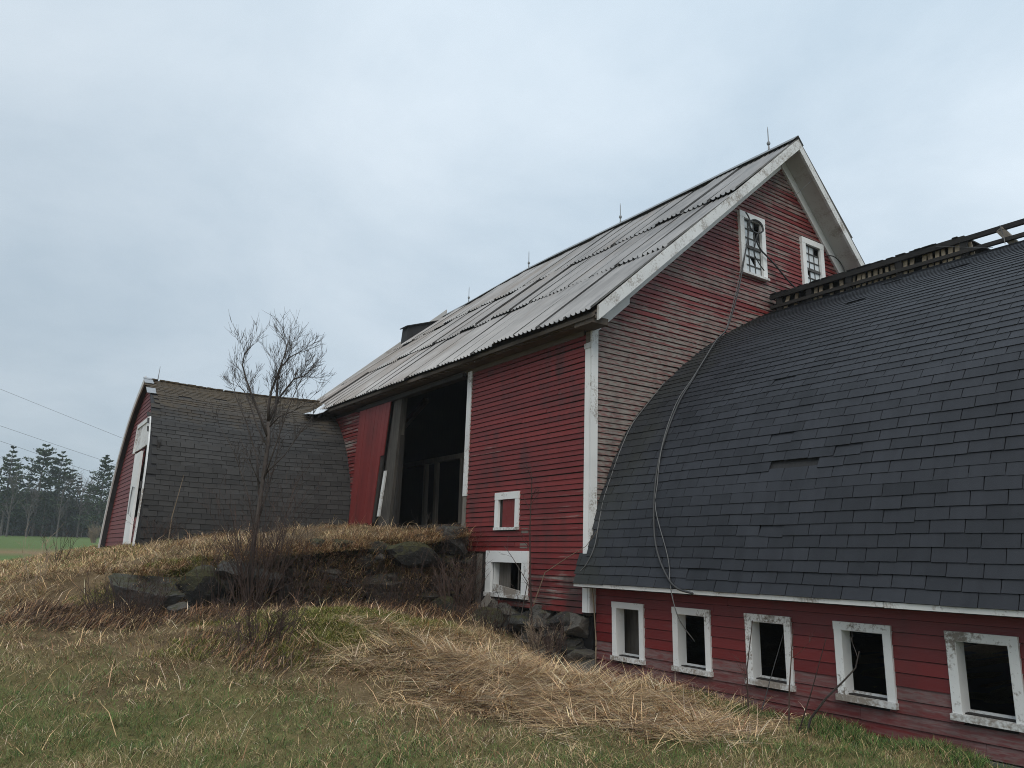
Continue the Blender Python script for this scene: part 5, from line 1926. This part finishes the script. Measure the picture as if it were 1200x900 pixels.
g_ = 'bare stalks before the wing windows'
def Z0(x, y):
    return gz1(x, y) - 0.03
stalk('stalk', [(6.70, 5.30, Z0(6.7, 5.3)), (6.70, 5.29, -1.1), (6.71, 5.2, -0.62)], 0.009, 'twig_red', 'thin dark upright stalk nearest the third wing window from the left', 'stalk', 1, g_)
stalk('stalk', [(6.70, 4.84, Z0(6.7, 4.84)), (6.70, 4.80, -1.2), (6.70, 4.72, -0.66)], 0.010, 'twig_red', 'straight reddish stalk between the third and fourth wing windows', 'stalk', 2, g_)
stalk('stalk', [(6.68, 4.64, Z0(6.68, 4.64)), (6.70, 4.59, -1.45), (6.70, 4.42, -1.25), (6.71, 4.22, -1.06), (6.73, 4.12, -0.95), (6.73, 4.07, -0.80)], 0.013, 'bark', 'bent brown branch leaning towards the fourth wing window', 'stalk', 1, g_)
stalk('stalk', [(6.66, 4.72, Z0(6.66, 4.72)), (6.70, 4.56, -1.2), (6.74, 4.40, -0.72)], 0.008, 'twig_red', 'faint pinkish stalk slanting up behind the bent branch', 'stalk', 0, g_)
stalk('stalk', [(6.72, 5.42, Z0(6.72, 5.42)), (6.72, 5.30, -1.45), (6.74, 5.36, -1.1)], 0.007, 'twig_red', 'short crooked stalk with a dark base left of the third wing window', 'stalk', 2, g_)
stalk('stalk', [(6.85, 5.25, -1.5), (6.98, 5.18, -1.1), (7.1, 5.12, -0.75)], 0.006, 'cable', 'dark thin wand leaning on the right side of the third wing window', 'stalk', 0, g_)
stalk('stem', [(6.86, 9.15, Z0(6.86, 9.15)), (6.87, 9.18, -0.9), (6.86, 9.22, -0.2), (6.88, 9.26, 0.4), (6.88, 9.22, 1.15)], 0.017, 'twig_red', 'tall thin red brown stem rising in front of the barn side wall', 'sapling', 9)
stalk('stem', [(6.80, 9.30, Z0(6.8, 9.3)), (6.84, 9.40, -0.9), (6.86, 9.28, -0.4), (6.88, 9.7, -0.05), (6.90, 9.95, 0.12)], 0.010, 'bark', 'dark stem bending left across the low barn window frame', 'sapling', 4)
stalk('stem', [(6.86, 9.12, -0.7), (6.89, 8.9, -0.25), (6.92, 8.4, -0.02), (6.93, 8.05, 0.12), (6.92, 7.8, 0.33)], 0.008, 'twig_tan', 'long thin branch slanting right across the barn corner board', 'branch', 1)
stalk('stalk', [(3.24, 16.0, 0.12), (3.26, 16.0, 0.6), (3.38, 15.95, 1.4)], 0.014, 'twig_tan', 'grey stick leaning against the foot of the shed roof', 'stick', 0)
o = MB().bar((6.90, 10.32, -0.66), (6.82, 10.55, -0.95), 0.16, 0.025, (1, 0, 0)).build('loose_board', M['grey_wood'])
tag(o, 'short grey green board fallen under the sill of the low barn window', 'board')
o = MB().box(6.0, 6.22, 5.9, 5.96, gz1(6.1, 5.93) + 0.01, gz1(6.1, 5.93) + 0.05).build('scrap_board', M['dark_wood'])
tag(o, 'small black scrap of wood lying in the straw before the wing', 'scrap')


# ------------------------------------------------------------------ far tree line
def leaf_mesh(name, P, D, W_, mat, col, parent):
    """many small slivers: centre P, direction D (with length), half width W_"""
    n = len(P)
    sd = np.cross(D, np.random.normal(size=(n, 3)))
    sd /= np.linalg.norm(sd, axis=1, keepdims=True) + 1e-9
    sd *= W_[:, None]
    Vv = np.stack([P - D * 0.5, P + sd, P + D * 0.5, P - sd], 1).reshape(-1, 3)
    Vv[:, 2] += E
    me = bpy.data.meshes.new(name)
    me.vertices.add(n * 4)
    me.vertices.foreach_set('co', Vv.astype(np.float32).ravel())
    me.loops.add(n * 4)
    me.loops.foreach_set('vertex_index', np.arange(n * 4, dtype=np.int32))
    me.polygons.add(n)
    me.polygons.foreach_set('loop_start', (np.arange(n) * 4).astype(np.int32))
    me.update(calc_edges=True)
    at = me.attributes.new('tone', 'FLOAT_COLOR', 'POINT')
    at.data.foreach_set('color', np.repeat(np.concatenate([col, np.ones((n, 1))], 1), 4, axis=0).astype(np.float32).ravel())
    return link(name, me, mat, parent)


def pine(az_px, dist, h, seed, lab, bare=0.35, wide=0.23, kind='pine_tree', cat='pine tree', group='pines at the far field edge', dens=1.0, tone=((0.030, 0.050, 0.026), (0.052, 0.074, 0.036))):
    rs = random.Random(seed); rn = np.random.RandomState(seed)
    x, y = az_px
    z = gz1(x, y)
    root = thing(kind, lab, cat, (x, y, z), group)
    tr = MB()
    tx = rs.uniform(-0.01, 0.01) * h
    tr.tube([(x, y, z - 0.3), (x + tx * .3, y, z + h * 0.4), (x + tx, y, z + h * 0.97)], [h * 0.016, h * 0.011, h * 0.002], 6)
    P, D, Wd = [], [], []
    zz = bare * h
    while zz < h * 0.98:
        u = max(0.0, (zz / h - bare) / (1 - bare))
        Lm = h * wide * (1 - u ** 1.6) * (0.55 + 0.45 * min(1, u * 3 + 0.3)) + h * 0.02
        nb = rs.randint(4, 6)
        a0 = rs.uniform(0, 6.28)
        for b in range(nb):
            if rs.random() < 0.18:
                continue
            a = a0 + 6.283 * b / nb + rs.uniform(-0.3, 0.3)
            L = Lm * rs.uniform(0.55, 1.15)
            rise = rs.uniform(0.05, 0.40) + 0.5 * u
            p0 = np.array([x + tx * zz / h, y, z + zz])
            d = np.array([math.cos(a), math.sin(a), rise * 0.4])
            tip = p0 + d * L + np.array([0, 0, rise * 0.3 * L])
            tr.tube([tuple(p0), tuple(p0 + d * L * .6), tuple(tip)], [h * 0.004, h * 0.0025, h * 0.001], 3)
            n = int((20 + 36 * L / (h * 0.2)) * dens)
            f = rn.uniform(0.30, 1.05, n)
            base = p0 + (tip - p0) * f[:, None]
            base += rn.normal(0, 1, (n, 3)) * np.array([0.14, 0.14, 0.07]) * L
            P.append(base)
            dd = np.stack([d[0] + rn.normal(0, .6, n), d[1] + rn.normal(0, .6, n), 0.5 + rn.normal(0, .35, n)], 1)
            dd /= np.linalg.norm(dd, axis=1, keepdims=True)
            D.append(dd * (h * 0.035 * rn.uniform(0.6, 1.4, n))[:, None])
            Wd.append(h * 0.0075 * rn.uniform(0.7, 1.4, n))
        zz += h * (0.034 + 0.03 * rs.random())
    tr.build('trunk', M['pine_bark'], root)
    P, D, Wd = np.concatenate(P), np.concatenate(D), np.concatenate(Wd)
    f = rn.rand(len(P), 1)
    col = np.array(tone[0]) * (1 - f) + np.array(tone[1]) * f
    leaf_mesh('crown', P, D, Wd, M['needle'], col, root)


def far_xy(px, d):
    a = rad(35.095) + math.atan((px - 600) / 892.3 * math.cos(rad(12.59)) / 1.0)
    return d * math.sin(a), d * math.cos(a)


for px, d, h, sd, lab in ((2, 126, 12.2, 1, 'tall pine cut by the left edge of the picture'),
                          (39, 130, 13.4, 2, 'tallest broad pine of the far tree line'),
                          (62, 132, 12.6, 3, 'pine with an open double top beside the tallest pine'),
                          (114, 124, 11.8, 5, 'lone pine standing nearest the shed gable')):
    pine(far_xy(px, d), d, h, sd, lab, bare=(0.24, 0.18, 0.32, 0.14)[(2, 39, 62, 114).index(px)], wide=(0.25, 0.27, 0.22, 0.25)[(2, 39, 62, 114).index(px)])
k = 0
for px, d, h, lab in ((16, 128, 8.5, 'dark young spruce under the leftmost pine'), (27, 134, 9.5, 'slim spruce left of the tallest pine'), (50, 127, 8.0, 'short dark spruce right of the tallest pine trunk'),
                      (76, 130, 10.2, 'pointed spruce right of the double topped pine'), (86, 133, 9.0, 'second pointed spruce right of the double topped pine'), (97, 129, 7.2, 'small spruce left of the lone pine'),
                      (6, 133, 9.0, 'spruce at the very left edge behind the pine')):
    k += 1
    pine(far_xy(px, d), d, h, 40 + k, lab, bare=0.06, wide=0.15, kind='spruce_tree', cat='spruce tree', group='spruces at the far field edge', dens=0.8, tone=((0.022, 0.036, 0.024), (0.036, 0.052, 0.032)))


def bare_tree(px, d, h, seed, lab):
    random.seed(seed)
    x, y = far_xy(px, d)
    z = gz1(x, y)
    root = thing('bare_tree', lab, 'bare tree', (x, y, z), 'leafless trees in the far tree line')
    t = MB()
    top = Vector((x + U(-.5, .5), y, z + h * 0.75))
    t.tube([(x, y, z - 0.2), (x, y, z + h * .4), tuple(top)], [0.13, 0.09, 0.04], 5)
    t.build('trunk', M['pine_bark'], root)
    b = MB()
    for _ in range(16):
        zz = U(0.3, 1.0) * h * 0.75
        a = U(0, 6.28)
        grow(b, Vector((x, y, z + zz)), Vector((math.cos(a) * .6, math.sin(a) * .6, 1)), h * U(0.15, 0.32), 0.045, 2, [4, 3], 0.5, 0.3, 0.15, 3, 0.6, 0.6)
    b.build('branches', M['pine_bark'], root)


for px, d, h, sd, lab in ((9, 121, 9.0, 61, 'leafless tree with a pale trunk near the left edge'), (32, 122, 8.2, 62, 'leafless tree before the tallest pine'), (68, 123, 8.6, 63, 'leafless grey tree under the double topped pine'),
                          (92, 124, 9.2, 64, 'taller leafless tree between the spruces and the lone pine'), (106, 128, 8.4, 65, 'leafless tree just left of the lone pine trunk'), (128, 130, 8.0, 66, 'leafless tree half hidden by the shed gable')):
    bare_tree(px, d, h, sd, lab)
random.seed(99)
# undergrowth and farther wood that reads as one mass
n = 56000
a = np.random.uniform(-260, 300, n)
dd = np.random.uniform(132, 165, n)
aa = rad(35.095) + np.arctan((a - 600) / 892.3 * math.cos(rad(12.59)))
hx, hy = dd * np.sin(aa), dd * np.cos(aa)
hm = 4.2 + 3.4 * fbm(hx * 0.14, hy * 0.06, 2)
hz = gz(hx, hy) + hm * np.random.rand(n) ** 0.8
Dv = np.random.normal(0, 1, (n, 3)) * np.array([0.35, 0.35, 0.9])
Dv /= np.linalg.norm(Dv, axis=1, keepdims=True)
f = np.random.rand(n, 1)
leaf_mesh('far_wood', np.stack([hx, hy, hz], 1), Dv * np.random.uniform(0.7, 1.7, (n, 1)), np.random.uniform(0.10, 0.26, n), M['needle'],
          np.array((0.034, 0.034, 0.030)) * (1 - f) + np.array((0.070, 0.062, 0.052)) * f, None)
tag(bpy.data.objects['far_wood'], kind='stuff')
x, y = far_xy(112, 95)
shrub('tussock', x, y, 2.0, 90, 0.5, 'twig_tan', 'pale tan clump of tall dead grass beyond the shed gable', 'grass clump', kids=(2, 2), r=0.03, depth=1)

# ------------------------------------------------------------------ misty air
hz_m = bpy.data.materials.new('mist')
hz_m.use_nodes = True
ht = hz_m.node_tree
ht.nodes.clear()
ho = ht.nodes.new('ShaderNodeOutputMaterial')
hp = ht.nodes.new('ShaderNodeVolumePrincipled')
hp.inputs['Color'].default_value = (0.80, 0.88, 0.96, 1)
hp.inputs['Density'].default_value = 0.0007
hp.inputs['Anisotropy'].default_value = 0.0
ht.links.new(hp.outputs[0], ho.inputs['Volume'])
hz_m.cycles.volume_sampling = 'MULTIPLE_IMPORTANCE'
hb = MB().box(-620, 620, -620, 620, -6.5, 26.0)
ho_ = hb.build('haze', hz_m)
tag(ho_, kind='stuff')
